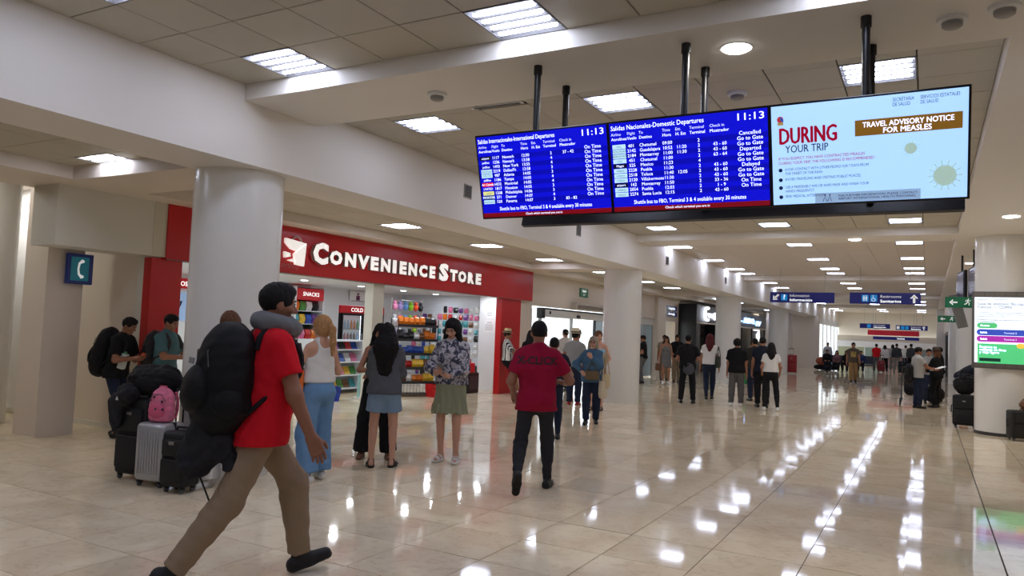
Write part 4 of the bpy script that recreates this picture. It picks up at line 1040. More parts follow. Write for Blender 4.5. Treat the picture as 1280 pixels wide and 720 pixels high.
    for i in (0,1):
        sg = (-1,1)[i]
        hf = Field(vf); d = unit(wr[i]-elbows[i])
        if hdir and hdir[i] is not None: d = unit(V(*hdir[i]))
        n = V(*palms[i]) if palms and palms[i] is not None else (V(-sg,.1,0) if abs(d[2]) > .6 else V(-sg*.5,0,-1))
        g = hand(hf, sc(wr[i]), d, n, sg, s*(.93 if fm else 1.02), curl if np.isscalar(curl) else curl[i], wr=sc(wr[i]+(elbows[i]-wr[i])*.22), r0=((.0264 if fm else .0313) if as_ == 1. else (.0248 if fm else .0295))*s*.985); grips.append(g)
        if fm: pass
        parts.append(hf.mesh())
    body = link('body', soft_mesh('body', merge(parts), SKIN[skin]), root)
    # ---- face details
    if face and q < 2:
        m = MB(); m2 = MB(); m3 = MB()
        for sg in (-1,1):
            m.ball((0,0,0), .0108*s, 10, Matrix.Translation(sc(Hd(sg*.030,.0725,.009)))); m2.ball((0,0,0), .0078*s, 8, Matrix.Translation(sc(Hd(sg*.030,.0772,.008)))); m3.tube([sc(Hd(sg*.019,.0825,.013)),sc(Hd(sg*.030,.0855,.0165)),sc(Hd(sg*.042,.078,.013))],.0028*s,5)
            m3.tube([sc(Hd(sg*.014,.089,.029)),sc(Hd(sg*.030,.086,.034)),sc(Hd(sg*.048,.072,.029))],[.003*s,.0042*s,.002*s],6)
        m.build('eye', eye_w, root, smooth=True); m2.build('iris', iris, root, smooth=True); m3.build('eyebrow', browm, root, smooth=True)
        m = MB(); m.ball((0,0,0), (.021*s,.0075*s,.0065*s), 12, Matrix.Translation(sc(Hd(0,.085,-.058))) @ Matrix(Rh.tolist()).to_4x4()); m.build('mouth', lipm, root, smooth=True)
    # ---- hair
    st, hc = hair
    if st:
        hf = Field(vh*1.15); hk = .02*s
        short = st in ('short','buzz','fade','cap')
        g = .006 if short else .012
        hf.ell(sc(Hd(0,-.016,.036)), ((.076+g)*s,(.094+g)*s,(.088+g*1.3)*s), Rh, hk)
        if not short: hf.ell(sc(Hd(0,-.035,-.02)), ((.074+g)*s,(.07+g)*s,(.09)*s), Rh, hk)
        if st == 'quiff': hf.ell(sc(Hd(0,.05,.115)), (.05*s,.045*s,.028*s), Rh, hk)
        if st == 'short': hf.ell(sc(Hd(0,.02,.085)), (.06*s,.07*s,.045*s), Rh, hk)
        if st == 'afro': hf.ell(sc(Hd(0,-.02,.045)), (.098*s,.11*s,.105*s), Rh, hk)
        hf.ell(sc(Hd(0,.118,-.03)), (.085*s,.085*s,.088*s), Rh, .01*s, sub=True)
        if short or st == 'afro':
            hf.clip(sc(Hd(0,-.05,-.036)), -(Rh @ unit(V(0,-.25,1))))
            for sg in (-1,1): hf.ell(sc(Hd(sg*.085,.0,-.045)), (.03*s,.06*s,.055*s), Rh, .01*s, sub=True)
        dn = V(0,0,-1)
        if st in ('long','curly','longfront'):
            L = .30 if st != 'curly' else .43; wd = .075 if st != 'curly' else .125
            bk = -fwd; 
            p0 = Hd(0,-.075,0); p1 = p0+V(0,0,-.16)*1+bk*.035; p2 = p0+V(0,0,-L)+bk*.03
            F_ = (fwd,1.9 if st != 'curly' else 1.35)
            hf.cone(sc(p0), sc(p1), .085*s, wd*1.15*s, .04*s, F_); hf.cone(sc(p1), sc(p2), wd*1.15*s, wd*.7*s, .04*s, F_)
            for sg in (-1,1):
                a = Hd(sg*.072,-.01,.0); b = a+V(0,0,-.17)+ (Rc @ V(sg*.022,-.02,0)); c = b+V(0,0,-.13)+(Rc @ V(sg*.0,.02 if st=='longfront' else -.03,0))
                hf.cone(sc(a),sc(b),.030*s,.038*s,.03*s); hf.cone(sc(b),sc(c),.038*s,.02*s,.03*s)
        if st == 'pony':
            a = Hd(0,-.105,.045); b = a+(Rh @ V(0,-.05,-.06)); c = b+V(0,0,-.14)+(-fwd)*.02; d = c+V(0,0,-.13)
            hf.ell(sc(a),(.032*s,.03*s,.03*s),None,hk); hf.cone(sc(a),sc(b),.026*s,.036*s,hk); hf.cone(sc(b),sc(c),.036*s,.034*s,hk); hf.cone(sc(c),sc(d),.034*s,.014*s,hk)
        if st == 'bun': hf.ell(sc(Hd(0,-.10,.06)),(.045*s,.04*s,.042*s),None,hk)
        if st == 'bob':
            for sg in (-1,1): hf.cone(sc(Hd(sg*.07,-.015,.0)),sc(Hd(sg*.078,-.01,-.11)),.034*s,.034*s,.03*s)
            hf.cone(sc(Hd(0,-.07,0)),sc(Hd(0,-.07,-.11)),.07*s,.06*s,.03*s)
        amp = {'curly':.009,'afro':.007,'long':.004,'longfront':.004,'pony':.003,'bob':.005}.get(st,.0025)
        wl = {'curly':.035,'afro':.03}.get(st,.03)
        hf.disp = folds(amp, wl, 3, 1.0 if st in ('curly','afro') else 3.5)
        link('hair', soft_mesh('hair', hf.mesh(), HAIR[hc]), root)
    # ---- clothes
    def leg_garment(f, t, l, wide=0., capk=True):
        torso_low(f, t)
        for i in (0,1):
            end = ankles[i]+unit(knees[i]-ankles[i])*.0
            f.cone(sc(hips[i]), sc(knees[i]), (.088+t+fat*.3)*s, (.062+t+wide*.45)*s, .05*s, None, 0)
            if l == 'long': f.cone(sc(knees[i]), sc(end+unit(knees[i]-ankles[i])*.015), (.060+t+wide*.45)*s, (.044+t+wide)*s, .05*s, None, 1); f.cone(sc(knees[i]+unit(ankles[i]-knees[i])*.09+V(0,-.012,0)), sc(knees[i]+unit(ankles[i]-knees[i])*.2+V(0,-.008,0)), (.052+t)*s, (.045+t)*s, .05*s)
    def torso_low(f, t):
        F_ = (V(0,1,0), fl)
        f.cone(sc(Tw(0,-.005,-.03)), sc(Tw(0,0,.09)), (hp*.88+t)*s, (hp*.93+t)*s, .05*s, F_)
        f.ell(sc(Tw(0,-.06,-.03)), ((hp*.8+t)*s,(.085+t)*s,(.10+t)*s), None, .05*s)
        f.clip(sc(Tw(0,0,.105)), V(0,0,1))
    if bottom:
        kd_, bm_ = bottom[0], bottom[1]; o_ = bottom[2] if len(bottom) > 2 else {}
        t = o_.get('loose',.008); f = Field(vc)
        if kd_ in ('trousers','wide','slim'):
            leg_garment(f, t if kd_ != 'slim' else .002, 'long', {'trousers':.012,'wide':.055,'slim':-.002}[kd_]); f.disp = folds(.0045,.12,5,1.0)
            nm = 'trousers'
        elif kd_ == 'shorts':
            torso_low(f, t); u = o_.get('len',.55); nm = 'shorts'
            for i in (0,1): f.cone(sc(hips[i]), sc(hips[i]+(knees[i]-hips[i])*u), (.088+t)*s, (.082+t+o_.get('flare',.008))*s, .05*s, None, 1)
            f.disp = folds(.003,.12,5,1.0)
        else:
            nm = 'skirt'; L = o_.get('len',.36); fr_ = o_.get('flare',.07)
            f.cone(sc(Pc+V(0,0,.10)), sc(Pc+V(0,0,-.06)), (wa+.012)*s, (hp+.018)*s, .03*s, (V(0,1,0),1.3)); f.cone(sc(Pc+V(0,0,-.06)), sc(Pc+V(0,.015,-L)), (hp+.018)*s, (hp+.018+fr_)*s, .03*s, (V(0,1,0),1.25), 1)
            f.clip(sc(Pc+V(0,0,.105)), V(0,0,1)); zt = (Pc[2]-.05)*s; zb = (Pc[2]-L)*s
            f.disp = lambda x,y,z: (np.sin(np.arctan2(x,y)*11+np.sin(z*20))*.011+np.sin(np.arctan2(x,y)*5+z*8)*.008)*np.clip((zt-z)/(zt-zb),0,1)
        go = link(nm, soft_mesh(nm, f.mesh(), bm_), root)
        if o_.get('ruffle'):
            f = Field(vc); f.cone(sc(Pc+V(0,.015,-L+.05)), sc(Pc+V(0,.015,-L-.05)), (hp+fr_+.012)*s, (hp+fr_+.035)*s, .01, (V(0,1,0),1.25), 2)
            f.disp = lambda x,y,z: np.sin(np.arctan2(x,y)*17)*.010+np.sin(np.arctan2(x,y)*7+z*30)*.005; link('ruffle', soft_mesh('ruffle', f.mesh(), bm_), root)
        if o_.get('belt') is not None:
            f = Field(vc); F_ = (V(0,1,0), fl); f.cone(sc(Tw(0,0,.07)), sc(Tw(0,0,.105)), (hp*.93+t+.006)*s, (hp*.93+t+.006)*s, .01, F_, 2); link('belt', soft_mesh('belt', f.mesh(), o_['belt']), root)
    if top:
        sl, tm = top[0], top[1]; o_ = top[2] if len(top) > 2 else {}
        g = o_.get('loose',.012); hem = o_.get('hem',-.06); f = Field(vc)
        if sl == 'tube':
            F_ = (Rc @ V(0,1,0), fl); f.cone(sc(T(0,0,.13)), sc(T(0,0,.33)), (wa+.012)*s, (cw+.012)*s, .04*s, F_)
            for sg in (-1,1): f.ell(sc(T(sg*.068,.085,.29)), (.068*s,.056*s,.064*s), Rc, .04*s)
            f.clip(sc(T(0,0,.37)), upc); f.clip(sc(T(0,0,hem)), -upc)
        else:
            torso(f, g, o_.get('straight',True))
            hb = hp*.93+g+o_.get('flare',.02); F_ = (Rc @ V(0,1,0), fl)
            f.cone(sc(T(0,0,.2)), sc(Tw(0,0,hem)), (max(wa,cw*.9)+g)*s if o_.get('straight',True) else (wa+g)*s, hb*s, .05*s, F_, 1)
            if hem < -.07:
                for i in (0,1): f.cone(sc(hips[i]), sc(hips[i]+(knees[i]-hips[i])*.3), (.094+g+fat*.3)*s, (.094+g+fat*.3)*s, .06*s)
            if hem < -.15:
                L = -hem; zt = (Pc[2]-.05)*s; zb = (Pc[2]-L)*s
            for i in (0,1):
                ud = elbows[i]-sh[i]; rr = (.044 if fm else .053)+o_.get('sg',0)
                if sl in ('short','polo'): u = o_.get('sleeve',.55); f.cone(sc(sh[i]), sc(sh[i]+ud*u), (rr+g*.6)*s, (rr+g*.9+.004)*s, .05*s, None, 1)
                if sl == 'long':
                    f.cone(sc(sh[i]), sc(elbows[i]), (rr+g*.45)*s, (rr-.006+g*.9)*s, .05*s); fd = wr[i]-elbows[i]
                    f.cone(sc(elbows[i]), sc(elbows[i]+fd*o_.get('sleeve',.94)), (rr-.006+g*.9)*s, (rr-.016+g*.6)*s, .04*s, None, 1)
                if sl in ('tank','strap'):
                    f.ell(sc(sh[i]+upc*.0), (.085*s,.11*s,.10*s), Rc, .02*s, sub=True)
            if sl in ('tank','strap'): f.ell(sc(T(0,.03,.47)), (.085*s,.16*s,.075*s), Rc, .02*s, sub=True)
            else: f.cone(sc(nb-upc*.06), sc(nb-upc*.005), (.07+g*.3)*s, (.062+g*.2)*s, .02*s, None, 1)
            f.clip(sc(Tw(0,0,hem)), -V(0,0,1) if hem < .05 else -upc)
        f.disp = folds(o_.get('fold',.0045), o_.get('wl',.12), int(x*10) % 17+1, 1.3)
        link(o_.get('name','shirt'), soft_mesh('shirt', f.mesh(), tm), root)
        if sl == 'polo' or collar is not None:
            f = Field(vh*1.2); f.cone(sc(nb-upc*.03-fwd*.0), sc(nb+upc*.022+fwd*.012), (.078)*s, (.066)*s, .01, None, 2)
            f.cone(sc(nb-upc*.05+fwd*.01), sc(nb+upc*.06+fwd*.03), .058*s, .055*s, .01, sub=True); link('collar', soft_mesh('collar', f.mesh(), collar or tm), root)
    if shoes:
        kd_, um, sm_ = shoes
        for i in (0,1):
            A_, D_, U_ = ankles[i], FD[i], FU[i]
            def foot(f, g, wd=0):
                sd = np.cross(D_,U_)
                f.cone(sc(A_-D_*.042-U_*.040), sc(A_+D_*.05-U_*.046), (.037+g)*s, (.036+g+wd)*s, .02*s); f.cone(sc(A_+D_*.05-U_*.046), sc(A_+D_*.155-U_*.052), (.037+g+wd)*s, (.030+g)*s, .02*s)
                f.clip(sc(A_-U_*.079), -U_)
            f = Field(vh if q == 0 else vb); foot(f,.006)
            if kd_ == 'sandal':
                base = f
                f = Field(vh); foot(f,.010,.006); f.clip(sc(A_-U_*.052), U_); link('sole', soft_mesh('sole', f.mesh(), sm_), root)
                for a_, b_ in ((.085,.125),(.035,.06),(-.03,-.005)):
                    f = Field(vh*.8); foot(f,.004); f.cone(sc(A_-D_*.03), sc(A_+D_*.03-U_*.03), .040*s,.04*s,.02*s); f.clip(sc(A_+D_*b_), D_); f.clip(sc(A_+D_*a_), -D_); link('strap', soft_mesh('strap', f.mesh(), um), root)
            else:
                f.cone(sc(A_+unit(knees[i]-A_)*(.16 if kd_ == 'boot' else .015)), sc(A_+D_*.03-U_*.03), .043*s, .040*s, .02*s, None, 0)
                sh_ = link('shoe', soft_mesh('shoe', f.mesh(), um), root)
                f = Field(vh if q == 0 else vb); foot(f,.010); f.clip(sc(A_-U_*.056), U_); link('sole', soft_mesh('sole', f.mesh(), sm_), root)
                if kd_ == 'trainer' and q == 0:
                    m = MB(); sd = np.cross(D_,U_)
                    for j in range(4):
                        c = A_+D_*(.045+.02*j)+U_*(-.004-.009*j); m.tube([sc(c-sd*.022),sc(c+U_*.006),sc(c+sd*.022)],.0035*s,5)
                    m.build('laces', M('lace',(60,60,64),.7), sh_)
    info = dict(root=root, s=s, R=Rc, Rh=Rh, T=lambda a,b,c: Vector(sc(T(a,b,c))), H=lambda a,b,c: Vector(sc(Hd(a,b,c))), grip=[Vector(g) for g in grips], wr=[Vector(sc(w_)) for w_ in wr], el=[Vector(sc(e)) for e in elbows], sh=[Vector(sc(e)) for e in sh],
                M=Matrix.Translation((x,y,0)) @ Matrix.Rotation(math.radians(yaw),4,'Z'), Pc=Vector(sc(Pc)), an=[Vector(sc(a)) for a in ankles])
    return info
def cloth(n, c, r=.85, **k): return M(n, c, r, bump=k.pop('bump',(140,.25)), spec=.2, **k)
# ------------------------------------------------------------------ bags carried or worn
def place(o, info, mtx): o.matrix_world = info['M'] @ mtx; return o
def frame3(R, o): m = Matrix(R.tolist()).to_4x4(); m.translation = o; return m
bk_blk = cloth('black_nylon',(22,22,25),.6); bk_dk = cloth('charcoal_nylon',(38,38,42),.6); zipm = M('zip_grey',(70,70,74),.4)
def backpack(label, info, w=.32, d=.2, h=.46, mat_=None, up=.20, vox=.012, patch=None, straps=True, group=None, mat2=None, gap=.10):
    """hangs on the wearer's back; local y points to the wearer's front, origin at the middle of the back"""
    mat_ = mat_ or bk_blk; mat2 = mat2 or mat_
    t = thing('backpack', label, 'backpack', (0,0,0), 0, group)
    s = info['s']; place(t, info, frame3(info['R'], info['T'](0,-gap,up)))
    f = Field(vox); F_ = ((0,1,0), w/d*.95)
    r = w/2
    f.cone((0,-d/2,-h/2+r*.5),(0,-d/2,h/2-r*.55), r, r*.93, .02, F_); f.ell((0,-d/2,0),(w*.49,d*.5,h*.5),None,.06); f.ell((0,-d*.42,-h*.32),(w*.52,d*.5,h*.17),None,.05)
    f.disp = folds(.005,.12,4,1.0); link('main_body', soft_mesh('main_body', f.mesh(), mat_), t)
    f = Field(vox); f.ell((0,-d*.95,-h*.14),(w*.38,d*.26,h*.27),None,.03); f.ell((0,-d*.9,-h*.25),(w*.36,d*.28,h*.16),None,.03); f.disp = folds(.004,.1,6); link('front_pocket', soft_mesh('front_pocket', f.mesh(), mat2), t)
    for sg in (-1,1):
        f = Field(vox); f.ell((sg*w*.47,-d*.5,-h*.26),(w*.1,d*.3,h*.17),None,.03); link('side_pocket', soft_mesh('side_pocket', f.mesh(), mat2), t)
    m = MB(); m.tube([(-w*.36,-d*.92,h*.12),(-w*.30,-d*.96,h*.28),(0,-d*.8,h*.40),(w*.30,-d*.96,h*.28),(w*.36,-d*.92,h*.12)],.004,5); m.build('zip', zipm, t)
    MB().tube([(-.05,-d*.3,h*.47),(-.045,-d*.32,h*.54),(.045,-d*.32,h*.54),(.05,-d*.3,h*.47)],.012,6).build('carry_handle', mat_, t, smooth=True)
    if patch: MB().rbox((.0,-d*1.12,h*.16),(w*.3,.006,.035),.002,1).build('badge', patch, t)
    if straps:
        inv = (t.matrix_world.inverted() @ info['M'])
        for i, sg in ((0,-1),(1,1)):
            a = inv @ info['T'](sg*.085,-.13,.43); pts = [(sg*w*.28,-.03,h*.36), tuple(inv @ info['T'](sg*.095,-.085,.468)), tuple(inv @ info['T'](sg*.105,.02,.482)), tuple(inv @ info['T'](sg*.125,.125,.37)), tuple(inv @ info['T'](sg*.165,.10,.22)), tuple(inv @ info['T'](sg*.185,-.03,.14)), (sg*w*.40,-.04,-h*.36)]
            m = MB(); P = [Vector(p) for p in pts]; Q = []
            for j in range(len(P)-1):
                for u in (0,.33,.66): 
                    p0, p1, p2, p3 = P[max(j-1,0)], P[j], P[j+1], P[min(j+2,len(P)-1)]
                    Q.append(.5*((2*p1)+(-p0+p2)*u+(2*p0-5*p1+4*p2-p3)*u*u+(-p0+3*p1-3*p2+p3)*u**3))
            Q.append(P[-1]); m.tube(Q,[.024]*12+[.014]*(len(Q)-12),8); m.build('strap', mat2, t, smooth=True)
    return t
def tote(label, mtx, w, h, d, mat_, cat='bag', group=None, handle=.22, hm=None, sag=.0, name='tote_bag'):
    """open bag hanging from its handles: origin at the top of the handles"""
    t = thing(name, label, cat, (0,0,0), 0, group); t.matrix_world = mtx
    f = Field(.012 if h > .2 else .01)
    F_ = ((0,1,0), w/d)
    f.cone((0,0,-handle-.03),(0,0,-handle-h+w*.28), w*.46, w*.5, .02, F_); f.clip((0,0,-handle),(0,0,1)); f.clip((0,0,-handle-h),(0,0,-1)); f.disp = folds(.006,.1,9,1.2)
    link('bag_body', soft_mesh('bag_body', f.mesh(), mat_), t)
    for sg in (-1,1): MB().tube([(-w*.28,sg*d*.3,-handle-.02),(-w*.2,sg*d*.12,-handle*.45),(-w*.07,0,-.01),(w*.07,0,-.01),(w*.2,sg*d*.12,-handle*.45),(w*.28,sg*d*.3,-handle-.02)],.009,6).build('handle', hm or mat_, t, smooth=True)
    return t
phone_m = M('phone_black',(16,16,20),.15); phone_case = M('phone_case_grey',(120,124,132),.4)
def phone(label, info, i, off=(0,.0,.02), tilt=-40, yaw=0):
    t = thing('phone', label, 'phone', (0,0,0)); g = info['grip'][i]
    t.matrix_world = info['M'] @ Matrix.Translation(g + Vector(off)) @ Matrix.Rotation(math.radians(yaw),4,'Z') @ Matrix.Rotation(math.radians(tilt),4,'X')
    MB().rbox((0,0,0),(.074,.009,.155),.004,2).build('case', phone_case, t); MB().box(-.033,.033,-.0055,-.0045,-.07,.07).build('glass', phone_m, t); return t
def wx(info, p): return info['M'] @ Vector(p)

# ------------------------------------------------------------------ the people
blk_tee = cloth('black_cotton',(24,24,27)); navy_c = cloth('navy_cotton',(30,34,48)); jean_d = cloth('dark_denim',(38,46,66)); jean_b = cloth('mid_blue_denim',(108,146,186)); jean_l = cloth('light_blue_denim',(128,152,176))
khaki = cloth('khaki_twill',(152,130,106)); redc = cloth('red_pique',(212,22,38)); maroon = cloth('maroon_cotton',(150,18,52)); greyc = cloth('grey_fleece',(92,94,100)); whitec = cloth('white_cotton',(222,220,216)); blk_tr = cloth('black_twill',(28,28,31)); char_tr = cloth('charcoal_denim',(48,48,52))
grey_tr = cloth('grey_trouser',(98,96,96)); sage = cloth('sage_cotton',(148,150,120)); grey_t = cloth('light_grey_cotton',(150,150,150)); denim_sh = cloth('denim_shirt_blue',(72,104,132)); teal_c = cloth('teal_cotton',(78,112,118)); stripe_w = cloth('stripe_white',(225,225,222)); red_s = cloth('red_shorts',(170,26,34))
blue_top = cloth('pale_blue_cotton',(140,180,204)); grey_dress = cloth('grey_jersey',(112,112,112)); tan_tr = cloth('tan_trouser',(150,118,78)); olive_t = cloth('grey_brown_cotton',(92,80,70)); uni = cloth('black_uniform',(20,20,22)); pink_grey = cloth('white_grey_polo',(176,176,172))
w_rub = M('white_rubber',(222,220,214),.5); b_rub = M('black_rubber',(20,20,20),.6); w_lea = M('white_leather',(226,224,220),.4); b_lea = M('black_leather',(22,20,20),.4); br_lea = M('brown_leather',(112,72,44),.45); cream = M('cream_canvas',(206,192,166),.8)
def tiedye():
    m = M('tie_dye_cotton',(190,190,200),.85); nt = m.node_tree; b = nt.nodes['Principled BSDF']; tc = nt.nodes.new('ShaderNodeTexCoord'); n = nt.nodes.new('ShaderNodeTexNoise'); n.inputs['Scale'].default_value = 14; n.inputs['Detail'].default_value = 3; n.inputs['Distortion'].default_value = 1.5
    r = nt.nodes.new('ShaderNodeValToRGB'); e = r.color_ramp.elements; e[0].position = .44; e[0].color = lin((62,64,84))+(1,); e[1].position = .56; e[1].color = lin((196,192,196))+(1,)
    nt.links.new(tc.outputs['Object'],n.inputs['Vector']); nt.links.new(n.outputs['Fac'],r.inputs[0]); nt.links.new(r.outputs[0],b.inputs['Base Color']); return m
def striped(name, c1, c2, sca, axis='X'):
    m = M(name, c1, .85); nt = m.node_tree; b = nt.nodes['Principled BSDF']; tc = nt.nodes.new('ShaderNodeTexCoord'); wv = nt.nodes.new('ShaderNodeTexWave'); wv.bands_direction = axis; wv.inputs['Scale'].default_value = sca
    r = nt.nodes.new('ShaderNodeValToRGB'); r.color_ramp.interpolation = 'CONSTANT'; e = r.color_ramp.elements; e[0].color = lin(c1)+(1,); e[1].position = .5; e[1].color = lin(c2)+(1,)
    nt.links.new(tc.outputs['Object'],wv.inputs['Vector']); nt.links.new(wv.outputs['Fac'],r.inputs[0]); nt.links.new(r.outputs[0],b.inputs['Base Color']); return m

# 1 man striding across the foreground
P1 = person('man in red polo and khaki trousers striding past with a big black backpack', -3.57,3.33, -27, 1.92, 'm','brown',('short','black'), lean=6, hpitch=-3,
    feet=((-.08,.29,.02,-4,-14),(.08,-.43,.07,6,34)), hands=((-.27,-.12,.80),(.30,.21,.785)), poles=((-.2,-1,-.2),(.3,-1,-.1)), curl=24,
    top=('polo',redc,{'hem':-.13,'loose':.02,'sleeve':.62,'flare':.04}), bottom=('trousers',khaki,{'loose':.008}), shoes=('trainer',M('black_mesh_shoe',(20,20,24),.6),b_rub), q=0, fat=.012)
t = backpack('big black backpack worn by the man in the red polo', P1, .43, .32, .52, bk_blk, .20, .012, M('grey_badge',(120,120,124),.5), gap=.085)
t = thing('neck_pillow', 'grey travel neck pillow round the neck of the man in red', 'neck pillow'); place(t, P1, frame3(P1['R'], P1['T'](0,0,.525)))
f = Field(.010); pts = [(.105*math.cos(math.radians(a)), .105*math.sin(math.radians(a))+.01, -.012*math.sin(math.radians(a))) for a in range(125,417,16)]
for a, b in zip(pts[:-1], pts[1:]): f.cone(a,b,.054,.054,.02)
f.disp = folds(.004,.09,2); link('cushion', soft_mesh('cushion', f.mesh(), cloth('grey_plush',(118,118,120),.95)), t)
t = thing('jacket', 'dark jacket tied under the backpack of the man in red', 'jacket'); place(t, P1, frame3(np.eye(3), P1['T'](0.02,-.27,-.10)))
f = Field(.011); f.cone((0,0,.06),(-.02,-.03,-.12),.10,.12,.05,((1,0,0),1.3)); f.cone((0,-.02,-.08),(.02,-.10,-.19),.09,.055,.05); f.cone((.05,.05,-.03),(.09,.12,-.17),.065,.045,.04); f.disp = folds(.014,.10,8,1.6); link('cloth_body', soft_mesh('cloth_body', f.mesh(), cloth('dark_grey_fleece',(44,44,48),.95)), t)
f = Field(.011); f.cone((.06,.08,-.06),(.09,.15,-.20),.045,.04,.04); f.disp = folds(.01,.1,3); link('sleeve', soft_mesh('sleeve', f.mesh(), bk_blk), t)
MB().tube([(.0,-.05,-.2),(.03,.02,-.38),(.09,.10,-.55)],.006,6).build('cord', blackp, t)

# 2 man in maroon
P2 = person('man in maroon shirt and charcoal jeans walking away', -3.43,6.78, 25, 1.76, 'm','brown',('short','black'), lean=1, hyaw=6, hpitch=-6,
    feet=((-.15,-.33,.13,-10,58),(.13,.22,0,12,0)), hands=((-.24,.16,.94),(.28,.27,1.06)), poles=((-.35,-1,-.3),(.5,-.8,-.4)), hdir=(None,(-.45,.8,.2)), top=('short',maroon,{'hem':-.13,'loose':.013,'sleeve':.7,'fold':.009,'wl':.17,'straight':False}), bottom=('slim',char_tr,{'loose':.004}), shoes=('shoe',M('dark_shoe',(26,26,28),.5),b_rub), q=0, fat=.007, collar=maroon)
t = P2['root']; m = MB(); Kb = frame3(P2['R'], P2['T'](0,-.0,.0)); s = P2['s']
# lettering printed across the shoulders (follows the back)
v, fs = text_data('X-CLICK', .03); p = v.copy(); p[:,0] -= p[:,0].max()/2; p *= .105
back_z = .335
def back_y(x, z):
    return -(.142+.0 - (x*x)*1.1)
m.add([Kb @ Vector((a, back_y(a,b)-.003, back_z+b))*1.0 for a,b,c in p], fs); mo = m.build('lettering', M('dark_print',(40,14,28),.6), t); 
md = mo.modifiers.new('wrap','SHRINKWRAP'); md.target = [c for c in t.children if c.name.startswith('shirt')][0]; md.wrap_method = 'PROJECT'; md.use_project_y = True; md.use_positive_direction = True; md.use_negative_direction = True; md.offset = .004
# 3 girl with the phone
P3 = person('young woman in tie-dye sweater and sage ruffled skirt looking at her phone', -5.0,7.60, 198, 1.74, 'f','fair',('longfront','black'), lean=2, hpitch=-24, hyaw=-8,
    feet=((-.10,.02,0,-10,0),(.10,-.02,0,10,0)), hands=((-.02,.27,1.03),(.10,.30,1.06)), poles=((-.8,-.5,-.5),(.8,-.5,-.5)), hdir=((.6,.5,.3),(-.5,.6,.3)), palms=((0,0,1),(0,0,1)), curl=34,
    top=('long',tiedye(),{'hem':-.03,'loose':.032,'fold':.007,'sleeve':.82,'name':'sweater'}), bottom=('skirt',sage,{'len':.32,'flare':.03,'ruffle':True}), shoes=('sandal',w_lea,w_rub), q=0)
phone('smartphone in the hands of the young woman in the sage skirt', P3, 1, (-.03,.03,.03), -55, 0)
# 4 curly girl from behind
P4 = person('woman with long dark curls in grey sweatshirt and denim shorts, seen from behind', -5.36,6.80, 36, 1.64, 'f','fair',('curly','black'), lean=1, hpitch=-5, hyaw=-10,
    feet=((-.13,0,0,-12,0),(.12,.03,0,14,0)), hands=((.06,.20,1.06),(-.04,.22,1.02)), poles=((-1,-.15,-.2),(1,-.15,-.2)),
    top=('long',greyc,{'hem':-.08,'loose':.020,'fold':.010,'wl':.15,'straight':False,'flare':.014,'sg':.014,'name':'sweatshirt'}), bottom=('shorts',jean_l,{'loose':.012,'len':.60,'flare':.02}), shoes=('sandal',b_lea,b_rub), q=0, fat=.004)
# 5 woman in black facing her
P5 = person('dark-haired woman in a black wide-leg outfit facing the curly woman', -5.80,7.22, 214, 1.64, 'f','tan',('long','black'), lean=0, hyaw=4, hpitch=-4,
    feet=((-.17,0,0,-6,0),(.17,0,0,6,0)), hands=((.05,.20,1.08),(.0,.17,1.12)), poles=((-1,-.2,-.3),(1,-.2,-.3)),
    top=('tank',blk_tee,{'hem':-.05,'loose':.006}), bottom=('wide',blk_tr,{'loose':.014}), shoes=('sandal',br_lea,br_lea), q=0)
# 6 blonde with ponytail
P6 = person('blonde woman with ponytail in white top and wide blue jeans', -5.42,5.80, 78, 1.70, 'f','fair',('pony','blonde'), lean=1, hpitch=0, hyaw=12,
    feet=((-.11,-.04,0,-6,0),(.12,.06,0,14,0)), hands=((-.10,.25,1.12),(.12,.24,1.10)), poles=((-.8,-.6,-.5),(.8,-.6,-.5)),
    top=('tank',whitec,{'hem':.06,'loose':.010}), bottom=('wide',jean_b,{'loose':.012}), shoes=('shoe',w_lea,w_rub), q=0)
tq = tote('small orange and yellow tote hanging from the blonde woman\'s shoulder', P6['M'] @ Matrix.Translation(P6['T'](-.20,.08,.475)) @ Matrix.Rotation(math.radians(80),4,'Z'), .24,.27,.08, M('orange_print',(226,110,30),.6,noise=(9,.35)), handle=.27, hm=M('dark_strap',(70,34,40),.6))
box('print_panel', -.09,.09,-.052,-.046,-.47,-.33, M('yellow_print',(236,196,50),.6), tq)
# 7 person in white trousers behind the red man
P7 = person('brown-haired person in white trousers half hidden by the man in red', -5.83,5.02, 200, 1.70, 'f','tan',('bob','midbrown'), lean=3, hpitch=-18,
    feet=((-.14,0,0,-10,0),(.15,.02,0,10,0)), top=('long',cloth('dark_plum_cotton',(44,36,44)),{'hem':-.06,'loose':.016}), bottom=('wide',whitec,{'loose':.012}), shoes=('shoe',w_lea,w_rub), q=1)
# 8 man with backpack at the luggage
P8 = person('man in black T-shirt with a black backpack eating beside the pink wall', -9.30,6.16, -66, 1.62, 'm','brown',('short','black'), lean=14, hpitch=-18,
    feet=((-.10,-.02,0,-6,0),(.10,.12,0,8,0)), hands=((-.02,.33,1.10),(.10,.34,1.12)), poles=((-.8,-.6,-.5),(.8,-.6,-.6)), palms=((0,0,1),(0,0,1)),
    top=('short',blk_tee,{'hem':-.12,'loose':.02,'sleeve':.75}), bottom=('slim',jean_d,{'loose':.006}), shoes=('boot',b_lea,b_rub), q=1)
backpack('black backpack worn by the man beside the pink wall', P8, .36,.24,.52, bk_blk, .20, .014)
t = thing('drink_carton', 'pale drink carton tucked under the arm of the man by the wall', 'carton'); place(t, P8, frame3(P8['R'], P8['T'](.15,.16,.17))); MB().rbox((0,0,.0),(.08,.08,.2),.008,1).build('carton_body', M('carton',(200,206,200),.5), t); MB().lathe([(.018,.1),(.018,.125)],12).build('cap', M('cap_green',(60,140,90),.4), t)
